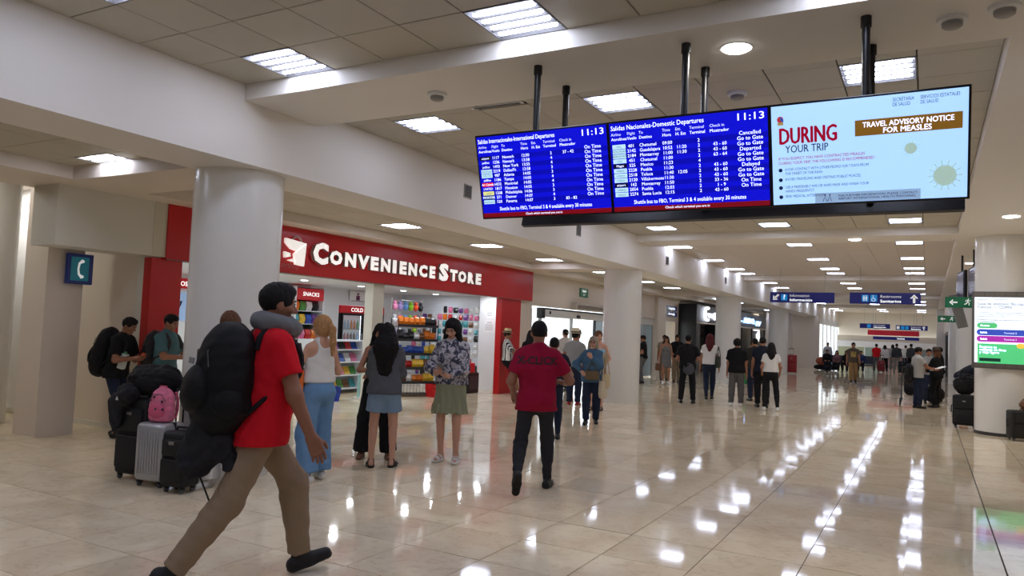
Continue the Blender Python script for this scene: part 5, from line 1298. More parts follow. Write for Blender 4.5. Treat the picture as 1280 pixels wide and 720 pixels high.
m = MB(); m.ball((0,0,0),.03,8); o = m.build('snack', M('snack_orange',(220,90,50),.6), None); o.matrix_world = P8['M'] @ Matrix.Translation(P8['grip'][0]+Vector((0,.03,.03))); tag(o, 'small orange snack in the hand of the man by the wall', 'snack')
# 9 teal shirt
P9 = person('man in teal shirt with backpack half hidden by the nearest column', -8.93,6.60, -72, 1.66, 'm','tan',('short','black'), lean=5, hpitch=-14,
    hands=((-.05,.36,1.1),(.10,.36,1.12)), poles=((-.8,-.6,-.5),(.8,-.6,-.6)), top=('short',teal_c,{'hem':-.12,'loose':.02,'sleeve':.8}), bottom=('trousers',grey_tr), shoes=('shoe',b_lea,b_rub), q=1)
backpack('dark patterned backpack worn by the man in the teal shirt', P9, .32,.2,.46, M('dark_pattern',(44,38,40),.7,noise=(25,.5)), .2, .014)
# 10 striped shirt with straw hat at the red jamb
P10 = person('person in straw hat, striped shirt and black shorts leaning at the red shop jamb', -9.05,16.25, -60, 1.66, 'f','tan',('short','brown'), lean=-4, hpitch=-6,
    feet=((-.08,.30,.0,-4,0),(.08,.18,.0,8,0)), hands=((-.05,.30,1.18),(.12,.30,1.2)), poles=((-.8,-.6,-.5),(.8,-.6,-.6)), top=('short',striped('black_white_stripe',(228,226,222),(36,36,40),7,'X'),{'hem':-.02,'loose':.03,'sleeve':.95}), bottom=('shorts',blk_tr,{'len':.8,'loose':.014}), shoes=('shoe',w_lea,w_rub), q=1)
def hat(info, m, rb=.17, h=.11, band=None):
    t = info['root']; s = info['s']; o = MB(); K = frame3(info['Rh'], info['H'](0,-.012,.085))
    o.lathe([(rb*s,-.012),(rb*s*1.0,-.004),(.105*s,.0),(.098*s,h*.6*s),(.08*s,h*s),(.03*s,h*1.0*s)],28,K); o.build('hat', m, t, smooth=True)
    if band: b_ = MB(); b_.lathe([(.1065*s,.002),(.1045*s,.03*s)],28,K); b_.build('hat_band', band, t, smooth=True)
straw = M('straw',(206,180,136),.8,noise=(70,.2)); hat(P10, straw, .15, .10, blackp)
# 11 - 16 group before the sliding doors
P11 = person('black-haired person in dark clothes left of the sliding doors', -8.0,15.4, 35, 1.63, 'f','tan',('long','black'), top=('short',blk_tee,{'loose':.018}), bottom=('trousers',blk_tr), shoes=('shoe',b_lea,w_rub), q=1)
P12 = person('person in navy top and jeans just beyond the man in maroon', -4.80,10.0, 30, 1.56, 'm','tan',('short','black'), feet=((-.12,-.18,.02,-8,25),(.12,.2,0,10,0)), hands=((-.24,.1,.85),(.26,.2,1.0)), top=('short',navy_c,{'loose':.02}), bottom=('slim',jean_d), shoes=('shoe',b_lea,w_rub), q=1)
P13 = person('grey-blonde woman in blue denim shirt with two bags walking toward the camera', -5.19,12.4, 200, 1.58, 'f','fair',('bob','grey'), lean=2, hyaw=-6, feet=((-.09,-.1,.0,-8,0),(.09,.16,0,8,0)),
    hands=((.02,.19,1.30),(.20,.17,1.02)), poles=((-1,-.2,-.8),(1,-.4,-.5)), palms=((0,-1,0),(-.5,0,-1)), curl=50, top=('long',denim_sh,{'hem':-.13,'loose':.026,'fold':.006}), bottom=('trousers',jean_d,{'loose':.01}), shoes=('shoe',b_lea,b_rub), q=1, fat=.012)
m = MB()
for sg in (-1,1):
    m.tube([P13['H'](sg*.031+.024*math.cos(a),.096,.01+.02*math.sin(a)) for a in [k*PI/5 for k in range(11)]],.0025,5)
m.build('glasses', blackp, P13['root'])
tote('white canvas tote on the left arm of the woman in denim', P13['M'] @ Matrix.Translation(P13['T'](-.215,.02,.46)) @ Matrix.Rotation(math.radians(70),4,'Z'), .30,.30,.12, cream, handle=.5)
tote('cream shoulder bag at the side of the woman in denim', P13['M'] @ Matrix.Translation(P13['T'](-.26,-.06,.46)) @ Matrix.Rotation(math.radians(70),4,'Z'), .3,.26,.14, M('cream_leather',(196,176,140),.6), handle=.38)
tote('olive brown crossbody bag on the hip of the woman in denim', P13['M'] @ Matrix.Translation(P13['T'](.0,.17,.26)), .26,.16,.08, M('olive_leather',(104,86,58),.5), handle=.14)
P14 = person('man in grey T-shirt, straw hat and dark jeans near the second column', -6.75,15.1, 10, 1.66, 'm','tan',('short','black'), hands=((-.24,.2,1.0),(.2,.25,1.05)), top=('short',grey_t,{'loose':.02,'hem':-.06}), bottom=('trousers',jean_d,{'loose':.01}), shoes=('shoe',M('red_shoe',(150,24,34),.5),w_rub), q=1); hat(P14, M('pale_straw',(222,208,176),.8), .20, .11, M('hat_band_dark',(60,50,44),.6))
P15 = person('woman in pale blue strapless top beside the second column', -6.05,14.75, 190, 1.68, 'f','fair',('bun','midbrown'), hyaw=30, hands=((-.2,.15,1.0),(.22,.2,1.08)), top=('tube',blue_top,{'hem':.05}), bottom=('skirt',tan_tr,{'len':.4,'flare':.02}), shoes=('sandal',b_lea,b_rub), q=1)
P16 = person('man in white shirt standing in the bright doorway', -8.6,18.6, 60, 1.70, 'm','tan',('short','black'), top=('long',whitec,{'loose':.018}), bottom=('trousers',navy_c), shoes=('shoe',b_lea,b_rub), q=1, hands=((-.2,.2,1.1),(.2,.25,1.1)))
P16b = person('woman in red skirt and hat among the group by the doors', -7.1,16.0, 40, 1.64, 'f','tan',('short','midbrown'), top=('short',cloth('red_print_top',(150,30,40)),{'loose':.014}), bottom=('skirt',red_s,{'len':.34}), shoes=('sandal',br_lea,br_lea), q=1); hat(P16b, M('brown_felt',(96,76,60),.8), .15, .10)
# 17 - 26 people in the middle distance
P17 = person('man in black T-shirt and grey trousers standing past the second column', -8.28,24.1, 100, 1.63, 'm','tan',('short','black'), hpitch=-8, feet=((-.1,0,0,-8,0),(.1,.12,0,8,0)), hands=((-.1,.25,1.1),(.22,.02,.82)), top=('short',blk_tee,{'loose':.02}), bottom=('trousers',grey_tr), shoes=('shoe',b_lea,b_rub), q=1)
P18 = person('woman in short grey dress with a tan handbag', -7.66,24.6, 200, 1.63, 'f','tan',('long','brown'), feet=((-.1,0,0,-8,0),(.1,.14,0,8,0)), top=('tank',grey_dress,{'hem':.0,'loose':.010}), bottom=('skirt',grey_dress,{'len':.36,'flare':.015}), shoes=('shoe',w_lea,w_rub), q=1)
tote('tan handbag on the arm of the woman in the grey dress', P18['M'] @ Matrix.Translation(P18['T'](.24,.03,.05)), .26,.24,.1, br_lea, handle=.25)
P19 = person('young man in black T-shirt and beige trousers beside the grey dress', -7.58,25.6, 190, 1.68, 'm','tan',('quiff','black'), hands=((-.2,.2,.95),(.15,.25,1.05)), top=('short',blk_tee,{'loose':.02}), bottom=('trousers',M('beige_twill',(140,122,100),.85)), shoes=('shoe',b_lea,w_rub), q=1)
P20 = person('person in beige behind the woman in the grey dress', -8.2,26.1, 200, 1.66, 'm','tan',('short','black'), top=('short',cloth('beige_cotton',(150,132,112)),{'loose':.02}), bottom=('trousers',M('beige_twill'),), shoes=('shoe',b_lea,w_rub), q=1)
P21 = person('man in black shirt with a grey jacket tied round his waist, seen from behind', -5.08,18.05, 14, 1.68, 'm','brown',('short','black'), feet=((-.15,0,0,-12,0),(.15,.02,0,12,0)), hands=((-.2,.2,1.05),(.2,.24,1.08)), top=('short',blk_tee,{'loose':.024,'hem':-.10,'sleeve':.7}), bottom=('trousers',blk_tr), shoes=('shoe',b_lea,b_rub), q=1)
f = Field(.014); s = P21['s']; pc = P21['Pc']
f.cone(np.array(pc)+V(0,0,.04), np.array(pc)+V(0,0,-.06), .185,.19,.03,(V(0,1,0),1.35),2); f.ell(np.array(pc)+V(.03,-.12,-.09),(.14,.045,.14),None,.03); f.disp = folds(.006,.1,4); link('tied_jacket', soft_mesh('tied_jacket', f.mesh(), cloth('grey_jacket',(78,78,84))), P21['root'])
P22 = person('woman with long burgundy hair in white top and dark jeans, seen from behind', -4.92,19.5, 12, 1.74, 'f','tan',('long','burgundy'), hyaw=0, feet=((-.06,-.1,0,-4,0),(.07,.16,0,8,0)), top=('short',whitec,{'loose':.016,'hem':-.02}), bottom=('slim',jean_d), shoes=('shoe',b_lea,w_rub), q=1)
tote('dark green handbag on the shoulder of the burgundy-haired woman', P22['M'] @ Matrix.Translation(P22['T'](.21,.0,.46)) @ Matrix.Rotation(math.radians(75),4,'Z'), .34,.30,.12, M('dark_green_leather',(38,46,42),.45), handle=.26)
P23 = person('man with round curly hair in black T-shirt and grey trousers, seen from behind', -3.97,18.3, 14, 1.62, 'm','tan',('afro','black'), feet=((-.12,0,0,-8,0),(.12,0,0,8,0)), top=('short',blk_tee,{'loose':.024,'hem':-.1,'sleeve':.7}), bottom=('trousers',grey_tr,{'loose':.012}), shoes=('shoe',w_lea,w_rub), q=1, fat=.008)
P24 = person('man in navy T-shirt and black trousers between curly man and white top', -3.44,18.62, 20, 1.70, 'm','tan',('fade','black'), hyaw=-20, feet=((-.1,0,0,-8,0),(.1,-.05,0,8,0)), top=('short',navy_c,{'loose':.022,'hem':-.1}), bottom=('trousers',blk_tr), shoes=('shoe',b_lea,b_rub), q=1)
P25 = person('woman with long black hair in white top and black trousers, seen from behind', -3.11,17.85, 14, 1.57, 'f','tan',('long','black'), hands=((-.2,.17,.95),(.22,.12,.92)), feet=((-.15,0,0,-12,0),(.17,-.04,0,14,0)), top=('short',whitec,{'loose':.02,'hem':.03}), bottom=('slim',blk_tr,{'loose':.008}), shoes=('shoe',w_lea,w_rub), q=1, fat=.008)
P26 = person('person in shorts with a green bag behind the curly-haired man', -4.42,22.4, 20, 1.62, 'm','tan',('short','black'), feet=((-.1,-.1,0,-8,0),(.1,.15,0,8,0)), top=('short',navy_c,{'loose':.02}), bottom=('shorts',tan_tr,{'len':.85}), shoes=('sandal',br_lea,br_lea), q=1)
tote('small green bag in the hand of the person in shorts', P26['M'] @ Matrix.Translation(P26['grip'][0]), .26,.28,.12, M('green_plastic',(40,150,84),.5), handle=.1)
P24b = person('man in dark shirt partly hidden behind the navy T-shirt man', -3.95,20.3, 30, 1.66, 'm','tan',('short','black'), top=('short',cloth('dark_olive_cotton',(50,48,44)),{'loose':.02}), bottom=('trousers',jean_d), shoes=('shoe',b_lea,b_rub), q=1)
# 27 the walker coming down the hall
P27 = person('man in printed grey-brown T-shirt and tan trousers walking toward the camera', -2.68,33.9, 188, 1.70, 'm','tan',('short','black'), feet=((-.09,-.14,.03,-6,20),(.09,.24,0,6,0)), hands=((-.24,.2,.85),(.25,-.05,.82)), top=('short',olive_t,{'loose':.022,'hem':-.08}), bottom=('trousers',tan_tr,{'loose':.012}), shoes=('shoe',b_lea,w_rub), q=1)
m = MB(); m.rbox((0,0,0),(.20,.012,.22),.004,1); o = m.build('shirt_print', M('yellow_shirt_print',(176,150,84),.8,noise=(20,.4)), P27['root']); o.location = P27['T'](0,.140,.27); P27['root']
# 28 - 31 by the right column
P28 = person('man in grey-white polo and jeans holding a sheet of paper', -.24,22.2, -66, 1.60, 'm','brown',('short','black'), hands=((-.10,.42,1.12),(.12,.42,1.10)), poles=((-.6,-.8,-.6),(.6,-.8,-.6)), palms=((.3,0,1),(-.3,0,1)), top=('polo',pink_grey,{'loose':.022,'hem':-.1}), bottom=('trousers',jean_d,{'loose':.014}), shoes=('shoe',b_lea,b_rub), q=1, fat=.02, hpitch=-8)
t = thing('paper_sheet', 'white sheet of paper held between the man in the polo and the officer', 'paper'); t.matrix_world = P28['M'] @ Matrix.Translation((0,.56*P28['s'],1.14*P28['s'])) @ Matrix.Rotation(math.radians(20),4,'X'); MB().box(-.12,.12,-.17,.17,-.001,.001).build('sheet', M('paper'), t)
P29 = person('officer in black uniform and cap holding a white cup', .20,22.9, 62, 1.58, 'f','brown',('bob','midbrown'), hands=((-.05,.36,1.08),(.10,.36,1.02)), poles=((-.7,-.7,-.6),(.7,-.7,-.6)), top=('long',uni,{'loose':.024,'hem':-.1}), bottom=('trousers',uni,{'loose':.012}), shoes=('shoe',b_lea,b_rub), q=1, fat=.016); hat(P29, M('dark_brown_cap',(56,42,34),.7), .125, .09)
t = thing('paper_cup', 'white paper cup in the hand of the officer in black', 'cup'); t.matrix_world = P29['M'] @ Matrix.Translation(P29['grip'][0]+Vector((0,.02,-.05))); MB().lathe([(.028,-.05),(.04,.06)],16).build('cup_body', M('paper'), t, smooth=True); MB().lathe([(.043,.06),(.043,.068)],16).build('cup_lid', w_rub, t)
P30 = person('person in navy top bending forward beside the right column', .72,21.2, -75, 1.70, 'm','tan',('short','black'), lean=62, hpitch=10, feet=((-.14,0,0,-8,0),(.14,.05,0,8,0)), hands=((-.2,.55,.75),(.22,.55,.72)), poles=((-.6,-.6,.2),(.6,-.6,.2)), top=('short',navy_c,{'loose':.03,'hem':-.06}), bottom=('shorts',khaki,{'len':.8}), shoes=('shoe',w_lea,w_rub), q=1, fat=.02)
P31 = person('person in pale top partly hidden between the polo man and the officer', .02,24.3, 190, 1.56, 'm','tan',('short','black'), top=('short',grey_t,{'loose':.02}), bottom=('trousers',jean_d), shoes=('shoe',b_lea,b_rub), q=1)
P32 = person('person in dark cap behind the officer', .30,25.6, 100, 1.62, 'm','tan',('short','black'), top=('short',blk_tee,{'loose':.02}), bottom=('trousers',blk_tr), shoes=('shoe',b_lea,b_rub), q=1)
t = backpack('dark backpack hanging beside the man in the grey-white polo', P28, .26,.15,.42, bk_blk, .0, .016, straps=False, gap=.14)
# far end
far = [('man in bright red T-shirt and grey trousers at the far end',-2.62,48.6,10,1.66,'m',cloth('bright_red_cotton',(206,24,34)),grey_tr,None),
 ('person in white shirt with a dark bag at the far end',-2.2,49.0,0,1.6,'f',whitec,blk_tr,None),
 ('man in dark grey jacket with trolley case at the far end',-1.58,48.9,5,1.72,'m',cloth('dark_grey_jacket',(62,64,66)),cloth('pale_trouser',(150,146,138)),None),
 ('man in dark grey hoodie near the far right glass',-.85,49.4,-20,1.74,'m',cloth('charcoal_hoodie',(70,72,72)),blk_tr,None),
 ('person in grey behind the queue at the far end',-1.9,52.0,20,1.66,'f',cloth('silver_grey_cotton',(150,150,156)),grey_tr,None),
 ('person in white standing behind the far queue',-1.2,52.4,-10,1.64,'m',whitec,jean_d,None),
 ('man standing behind the seated row by the windows',-5.1,47.3,200,1.62,'m',cloth('white_grey_shirt',(186,186,190)),jean_d,None),
 ('seated person in dark jacket first by the windows',-4.95,45.6,190,1.66,'m',blk_tee,navy_c,.45),('seated person in pink-grey top second by the windows',-4.45,45.7,180,1.6,'f',cloth('dusty_rose_cotton',(128,92,96)),blk_tr,.45),('seated person in black top third by the windows',-3.95,45.8,170,1.66,'f',blk_tee,blk_tr,.45),
 ('seated person in blue shirt left of the man in red',-3.3,46.9,180,1.68,'m',cloth('royal_blue_cotton',(44,62,104)),navy_c,.45),('seated person in dark blue beside the blue shirt',-3.75,47.3,180,1.62,'m',navy_c,navy_c,.45)]
for k, (lb, x, y, yw, hh, sx, tm, bm_, st_) in enumerate(far):
    person(lb, x, y, yw, hh, sx, 'tan', ('short' if sx == 'm' else 'bob','black'), feet=((-.12,.38,0,-6,0),(.12,.4,0,6,0)) if st_ else ((-.12,0,0,-8,0),(.12,.03,0,8,0)), hands=((-.12,.3,.62),(.12,.3,.62)) if st_ else None, seat=st_, lean=6 if st_ else 1,
           top=('short' if k in (0,5) else 'long',tm,{'loose':.025}), bottom=('trousers',bm_,{'loose':.012}), shoes=('shoe',b_lea,w_rub), q=2, face=False)
# ------------------------------------------------------------------ luggage
def wheel_me(r, w_): return MB().lathe([(r*.75,-w_/2),(r,-w_/2*.6),(r,w_/2*.6),(r*.75,w_/2)],16,Matrix.Rotation(PI/2,4,'Y')).mesh('wheel', M('wheel_grey',(90,90,92),.5), True)
def suitcase(label, x, y, rz, w, d, h, mat_, hard=False, handle=.0, trim_=None, group='suitcases', name='suitcase', tiltx=0):
    t = thing(name, label, 'suitcase', (x,y,0), math.radians(rz), group)
    z0 = .055; f = MB(); f.rbox((0,0,z0+h/2),(w,d,h),.05 if hard else .04,4); f.build('shell', mat_, t, smooth=True)
    dk_ = trim_ or bk_dk
    if hard:
        rb = MB().rbox((0,0,0),(.014,.012,h-.14),.006,2).mesh('rib', mat_, True)
        n = int((w-.1)/.028)
        for k in range(n): link('rib', rb, t, (-w/2+.06+k*(w-.12)/(n-1), -d/2-.002, z0+h/2)); link('rib', rb, t, (-w/2+.06+k*(w-.12)/(n-1), d/2+.002, z0+h/2))
        rb2 = MB().rbox((0,0,0),(.012,.014,h-.14),.005,2).mesh('rib', mat_, True)
        n = int((d-.1)/.03)
        for sg in (-1,1):
            for k in range(n):
                if abs(k-(n-1)/2) > .9: link('rib', rb2, t, (sg*(w/2+.001), -d/2+.05+k*(d-.1)/(n-1), z0+h/2))
        MB().box(-w/2-.003,w/2+.003,-.008,.008,z0+.01,z0+h+.003).build('zip_seam', blackp, t)
    else:
        MB().rbox((0,-d/2-.012,z0+h*.30),(w*.82,.035,h*.42),.016,2).build('front_pocket', mat_, t, smooth=True); MB().rbox((0,-d/2-.010,z0+h*.72),(w*.8,.025,h*.3),.012,2).build('front_pocket', mat_, t, smooth=True)
        MB().box(-w*.38,w*.38,-d/2-.031,-d/2-.027,z0+h*.50,z0+h*.508).build('zip', zipm, t); MB().rbox((0,-d/2-.026,z0+h*.80),(.06,.008,.03),.003,1).build('badge', M('badge_silver',(150,150,150),.3,metal=.8), t)
    MB().tube([(w/2,-.07,z0+h*.62),(w/2+.03,-.06,z0+h*.60),(w/2+.03,.06,z0+h*.60),(w/2,.07,z0+h*.62)] if False else [(-w/2,0,z0+h*.66),(-w/2-.028,0,z0+h*.63),(-w/2-.028,0,z0+h*.43),(-w/2,0,z0+h*.40)],.011,6).build('side_handle', dk_, t, smooth=True)
    MB().tube([(-.07,0,z0+h),(-.06,0,z0+h+.03),(.06,0,z0+h+.03),(.07,0,z0+h)],.011,6).build('top_handle', dk_, t, smooth=True)
    if handle:
        m = MB()
        for sg in (-1,1): m.tube([(sg*.10,d*.3,z0+h-.02),(sg*.10,d*.3,z0+h+handle)],.009,8)
        m.build('pull_rod', chrome, t, smooth=True); MB().rbox((0,d*.3,z0+h+handle),(.25,.03,.035),.012,2).build('pull_grip', blackp, t, smooth=True)
    wm = wheel_me(.028,.022)
    for sx in (-1,1):
        for sy in (-1,1):
            q = MB().rbox((sx*(w/2-.05),sy*(d/2-.045),z0-.006),(.045,.045,.03),.008,1).build('caster', blackp, t); link('wheel', wm, q, (sx*(w/2-.05),sy*(d/2-.045),.0285))
    return t
silv = M('silver_ribbed_shell',(176,176,178),.3,metal=.35)
SILV = suitcase('silver ribbed hard suitcase under the pink backpack', -6.37,4.72, 12, .33,.30,.54, silv, True, 0, blackp)
suitcase('tall black soft suitcase beside the silver suitcase', -6.76,4.80, 6, .40,.28,.74, M('black_suitcase_cloth',(20,20,23),.7,bump=(200,.2)), False, .0)
suitcase('small black suitcase behind the silver suitcase, before the column', -5.98,4.66, 10, .28,.22,.50, M('black_suitcase_cloth2',(18,18,20),.6), False, .32)
def softbag(label, name, mtx, w, d, h, mat_, cat='bag', group=None, vox=.012, strap=True, mat2=None, pocket=True):
    t = thing(name, label, cat, (0,0,0), 0, group); t.matrix_world = mtx
    f = Field(vox); r = min(d,h)/2
    f.cone((-w/2+r,0,h/2),(w/2-r,0,h/2), r, r, .02, ((0,0,1), d/h if d > h else 1)); f.ell((0,0,h*.45),(w*.5,d*.48,h*.46),None,.06); f.clip((0,0,0),(0,0,-1)); f.disp = folds(.010,.11,5,1.0)
    link('main_body', soft_mesh('main_body', f.mesh(), mat_), t)
    if pocket: f = Field(vox); f.ell((0,-d*.42,h*.42),(w*.3,d*.16,h*.28),None,.03); f.disp = folds(.004,.08,2); link('pocket', soft_mesh('pocket', f.mesh(), mat2 or mat_), t)
    MB().tube([(-w*.35,0,h*.93),(-w*.1,0,h*.985),(w*.1,0,h*.985),(w*.35,0,h*.93)],.006,5).build('zip', zipm, t)
    if strap:
        for sg in (-1,1): MB().tube([(-w*.22,sg*d*.35,h*.75),(-w*.16,sg*d*.22,h*1.12),(0,sg*d*.16,h*1.2),(w*.16,sg*d*.22,h*1.12),(w*.22,sg*d*.35,h*.75)],.011,6).build('handle', mat2 or mat_, t, smooth=True)
    return t
softbag('black duffel bag lying across the top of the tall black suitcase', 'duffel_bag', Matrix.Translation((-6.64,4.82,.815)) @ Matrix.Rotation(math.radians(18),4,'Z'), .52,.30,.30, bk_blk, strap=False)
# pink backpack with a print, standing on the silver suitcase
t = thing('backpack', 'small pink patterned backpack standing on the silver suitcase', 'backpack', (0,0,0)); t.matrix_world = Matrix.Translation((-6.36,4.71,.605)) @ Matrix.Rotation(math.radians(14),4,'Z')
f = Field(.009); f.cone((0,0,.06),(0,.01,.20),.125,.105,.02,((0,1,0),1.65)); f.ell((0,0,.15),(.12,.078,.16),None,.05); f.ell((0,-.0,.03),(.125,.08,.05),None,.03); f.clip((0,0,0),(0,0,-1)); f.disp = folds(.003,.09,5)
link('main_body', soft_mesh('main_body', f.mesh(), M('pink_print',(226,120,150),.7,noise=(28,.22))), t)
f = Field(.009); f.ell((0,-.075,.10),(.09,.03,.075),None,.02); link('pocket', soft_mesh('pocket', f.mesh(), M('pink_trim',(214,92,128),.6)), t)
MB().tube([(-.09,-.07,.19),(-.05,-.075,.255),(.05,-.075,.255),(.09,-.07,.19)],.004,5).build('zip', zipm, t)
MB().tube([(-.04,.0,.285),(-.035,.0,.325),(.035,.0,.325),(.04,.0,.285)],.008,6).build('carry_handle', M('pink_trim',(214,92,128),.6), t, smooth=True)
for sx in (-.085,.085): MB().tube([(sx,.075,.27),(sx,.105,.2),(sx,.11,.1),(sx,.08,.02)],.013,6).build('strap', M('pink_trim',(214,92,128),.6), t, smooth=True)
m = MB()
for sx, sz in ((-.07,.20),(.06,.19),(.01,.12),(-.03,.23),(.085,.12)): m.ball((sx,-.082 if sz > .15 else -.10,sz),(.013,.012,.013),8)
m.build('print_spots', M('dark_spot',(70,40,60),.7), t)
m = MB(); m.tube([(.15,.09,.0),(.15,.09,.30)],.008,8); m.tube([(.23,.09,.0),(.23,.09,.30)],.008,8); m.tube([(.14,.09,.31),(.24,.09,.31)],.013,8)
m.build('pull_handle', blackp, SILV, (-.09,.03,.585), smooth=True)
t = thing('garment', 'crumpled black garment draped over the tall suitcase side', 'garment'); t.matrix_world = Matrix.Translation((-6.88,4.64,.72)); f = Field(.012); f.cone((-.02,0,.0),(.14,-.02,.12),.09,.10,.05); f.cone((.0,-.03,.02),(.02,-.06,-.18),.08,.05,.05); f.disp = folds(.012,.09,7); link('cloth_body', soft_mesh('cloth_body', f.mesh(), bk_dk), t)
MB().prism([(0,0),(.02,.035),(.04,0)],.004,Matrix.Translation((.08,-.118,.06))).build('badge', w_lea, t)
# right side luggage
suitcase('black soft suitcase left of the right column', .66,17.75, -8, .42,.27,.60, M('black_suitcase_cloth'), False, .0)
softbag('black travel bag standing on the suitcase by the right column', 'travel_bag', Matrix.Translation((.66,17.75,.662)) @ Matrix.Rotation(math.radians(-8),4,'Z'), .40,.26,.42, bk_blk)
suitcase('black suitcase at the right edge beside the right column base', 1.50,16.1, 14, .50,.30,.48, M('black_suitcase_cloth2'), False, 0)
softbag('tan and orange bag on the suitcase at the right edge', 'handbag', Matrix.Translation((1.58,16.1,.54)) @ Matrix.Rotation(math.radians(14),4,'Z'), .30,.2,.22, br_lea, mat2=M('orange_leather',(206,110,54),.5))
suitcase('red upright suitcase by the square pillar', -5.9,39.3, 10, .52,.34,.86, M('red_suitcase',(150,20,28),.45), False, .3)
softbag('dark bag with an orange bundle lying before the far windows', 'travel_bag', Matrix.Translation((-5.1,46.6,0)), 1.3,.5,.35, bk_blk, vox=.025)
m = MB(); m.ball((0,0,0),(.3,.22,.24),14); o = m.build('bundle', M('orange_bundle',(150,74,46),.8,noise=(8,.3)), None, (-5.35,46.5,.52), smooth=True); tag(o, 'orange bundle on top of the dark bag by the windows', 'bundle')
softbag('black luggage pile behind the two people with the paper', 'travel_bag', Matrix.Translation((.15,25.0,0)), .55,.35,.5, bk_blk, vox=.02)
suitcase('dark red trolley case beside the man in red at the far end', -2.35,48.5, 0, .36,.26,.62, M('dark_red_case',(130,20,30),.5), False, .3)
suitcase('black trolley case behind the man in the dark jacket at the far end', -1.25,48.1, 0, .42,.3,.64, M('black_suitcase_cloth'), False, .3)
# stroller beside the polo man
t = thing('stroller', 'dark folded stroller behind the man in the polo', 'stroller', (-.42,23.2,0), 0)
for sx in (-.2,.2): MB().tube([(sx,-.3,.1),(sx,.05,.55),(sx,.32,1.0)],.014,8).build('frame_bar', blackm, t); MB().tube([(sx,.3,.1),(sx,.0,.5)],.014,8).build('frame_bar', blackm, t)
f = Field(.02); f.cone((0,.0,.40),(0,.16,.76),.15,.14,.03,((0,1,0),2.2)); link('seat', soft_mesh('seat', f.mesh(), bk_blk), t)
MB().tube([(-.2,.32,1.0),(.2,.32,1.0)],.018,8).build('push_handle', blackp, t)
wm2 = MB().lathe([(.06,-.015),(.09,-.015),(.09,.015),(.06,.015)],18,Matrix.Rotation(PI/2,4,'Y')).mesh('wheel', blackp, True)
for sx in (-.23,.23):
    for y in (-.3,.3): link('wheel', wm2, t, (sx,y,.09))
# far benches
seat_m = M('bench_navy',(34,40,60),.5)
def bench(x, y, n, label):
    t = thing('waiting_bench', label, 'bench', (x,y,0), math.radians(185), 'waiting benches by the far windows')
    W = n*.56
    MB().rbox((W/2-.28,0,.36),(W,.06,.05),.008,1).build('beam', alu, t)
    for k in (0,n-1):
        m = MB(); m.tube([(k*.56,-.25,.02),(k*.56,0,.34),(k*.56,.25,.02)],.02,6); m.build('leg', alu, t)
    sm_ = MB().rbox((0,.02,0),(.50,.46,.05),.02,2).mesh('seat', seat_m); bm2 = MB().rbox((0,0,0),(.50,.05,.46),.02,2,Matrix.Rotation(math.radians(12),4,'X')).mesh('backrest', seat_m)
    for k in range(n): link('seat', sm_, t, (k*.56,.03,.41)); link('backrest', bm2, t, (k*.56,-.24,.68))
    return t
bench(-3.65,45.95,3,'dark waiting bench under the seated row by the windows'); bench(-2.95,47.35,2,'dark waiting bench under the person in the blue shirt')

# ------------------------------------------------------------------ inside the convenience store
MBx = -13.0
# drinks cooler
ck = M('cooler_black',(16,18,22),.35); redh = M('red_header',(176,14,26),.4,emit=.25)
cl = thing('drinks_cooler', 'black two-door drinks cooler with red header in the shop', 'cooler', (MBx-.57,14.5,0))
CW = 1.75
MB().box(0,.6,0,.05,0,1.86).build('side_panel', ck, cl); MB().box(0,.6,CW-.05,CW,0,1.86).build('side_panel', ck, cl); MB().box(0,.6,0,CW,0,.12).build('plinth', ck, cl); MB().box(0,.05,.05,CW-.05,.12,1.86).build('back_panel', M('cooler_white_inside',(210,216,222),.4,emit=.25), cl)
MB().rbox((.3,CW/2,1.95),(.62,CW,.20),.01,1).build('header', redh, cl)
m = MB(); add_text(m,'COLD DRINKS',0,0,1,frame_mtx((.612,0,0),(0,1,0),(0,0,1)),bold=.02,fit=(.40,1.52,1.90,2.0)); m.build('lettering', wht, cl)
for k in range(2):
    y0 = .05+k*(CW-.1)/2; y1 = y0+(CW-.1)/2
    dq = thing('door', None, None); dq.parent = cl
    MB().box(.58,.63,y0,y0+.05,.12,1.86).build('door_frame', ck, dq); MB().box(.58,.63,y1-.05,y1,.12,1.86).build('door_frame', ck, dq); MB().box(.58,.63,y0+.05,y1-.05,1.80,1.86).build('door_frame', ck, dq); MB().box(.58,.63,y0+.05,y1-.05,.12,.18).build('door_frame', ck, dq)
    MB().box(.60,.605,y0+.05,y1-.05,.18,1.80).build('pane', M('cooler_glass',(220,232,238),.03,alpha=.12,spec=.7), dq); MB().tube([(.66,(y1-.08 if k==0 else y0+.08),.9),(.66,(y1-.08 if k==0 else y0+.08),1.35)],.012,6).build('handle', chrome, dq)
led = M('cooler_led',(255,255,255),.4,emit=5,ecol=(220,235,255))
for y in (.07,CW/2,CW-.07): MB().box(.53,.545,y-.008,y+.008,.2,1.8).build('led_strip', led, cl)
for z in (.16,.48,.80,1.12,1.44): MB().box(.06,.55,.06,CW-.06,z,z+.015).build('shelf', M('wire_shelf',(150,154,158),.4,metal=.4), cl)
def bottle_me(col, name):
    return MB().lathe([(.0,0),(.032,.0),(.034,.01),(.034,.13),(.03,.16),(.014,.2),(.013,.225),(.0,.226)][1:-1],10).mesh('bottle', M('bottle_'+name,col,.2), True)
bc = [('red',(170,30,40)),('brown',(90,50,36)),('clear blue',(150,190,220)),('orange',(224,130,40)),('green',(70,140,80)),('white',(224,226,228)),('purple',(110,70,150))]
bms = [bottle_me(c,n.replace(' ','_')) for n, c in bc]
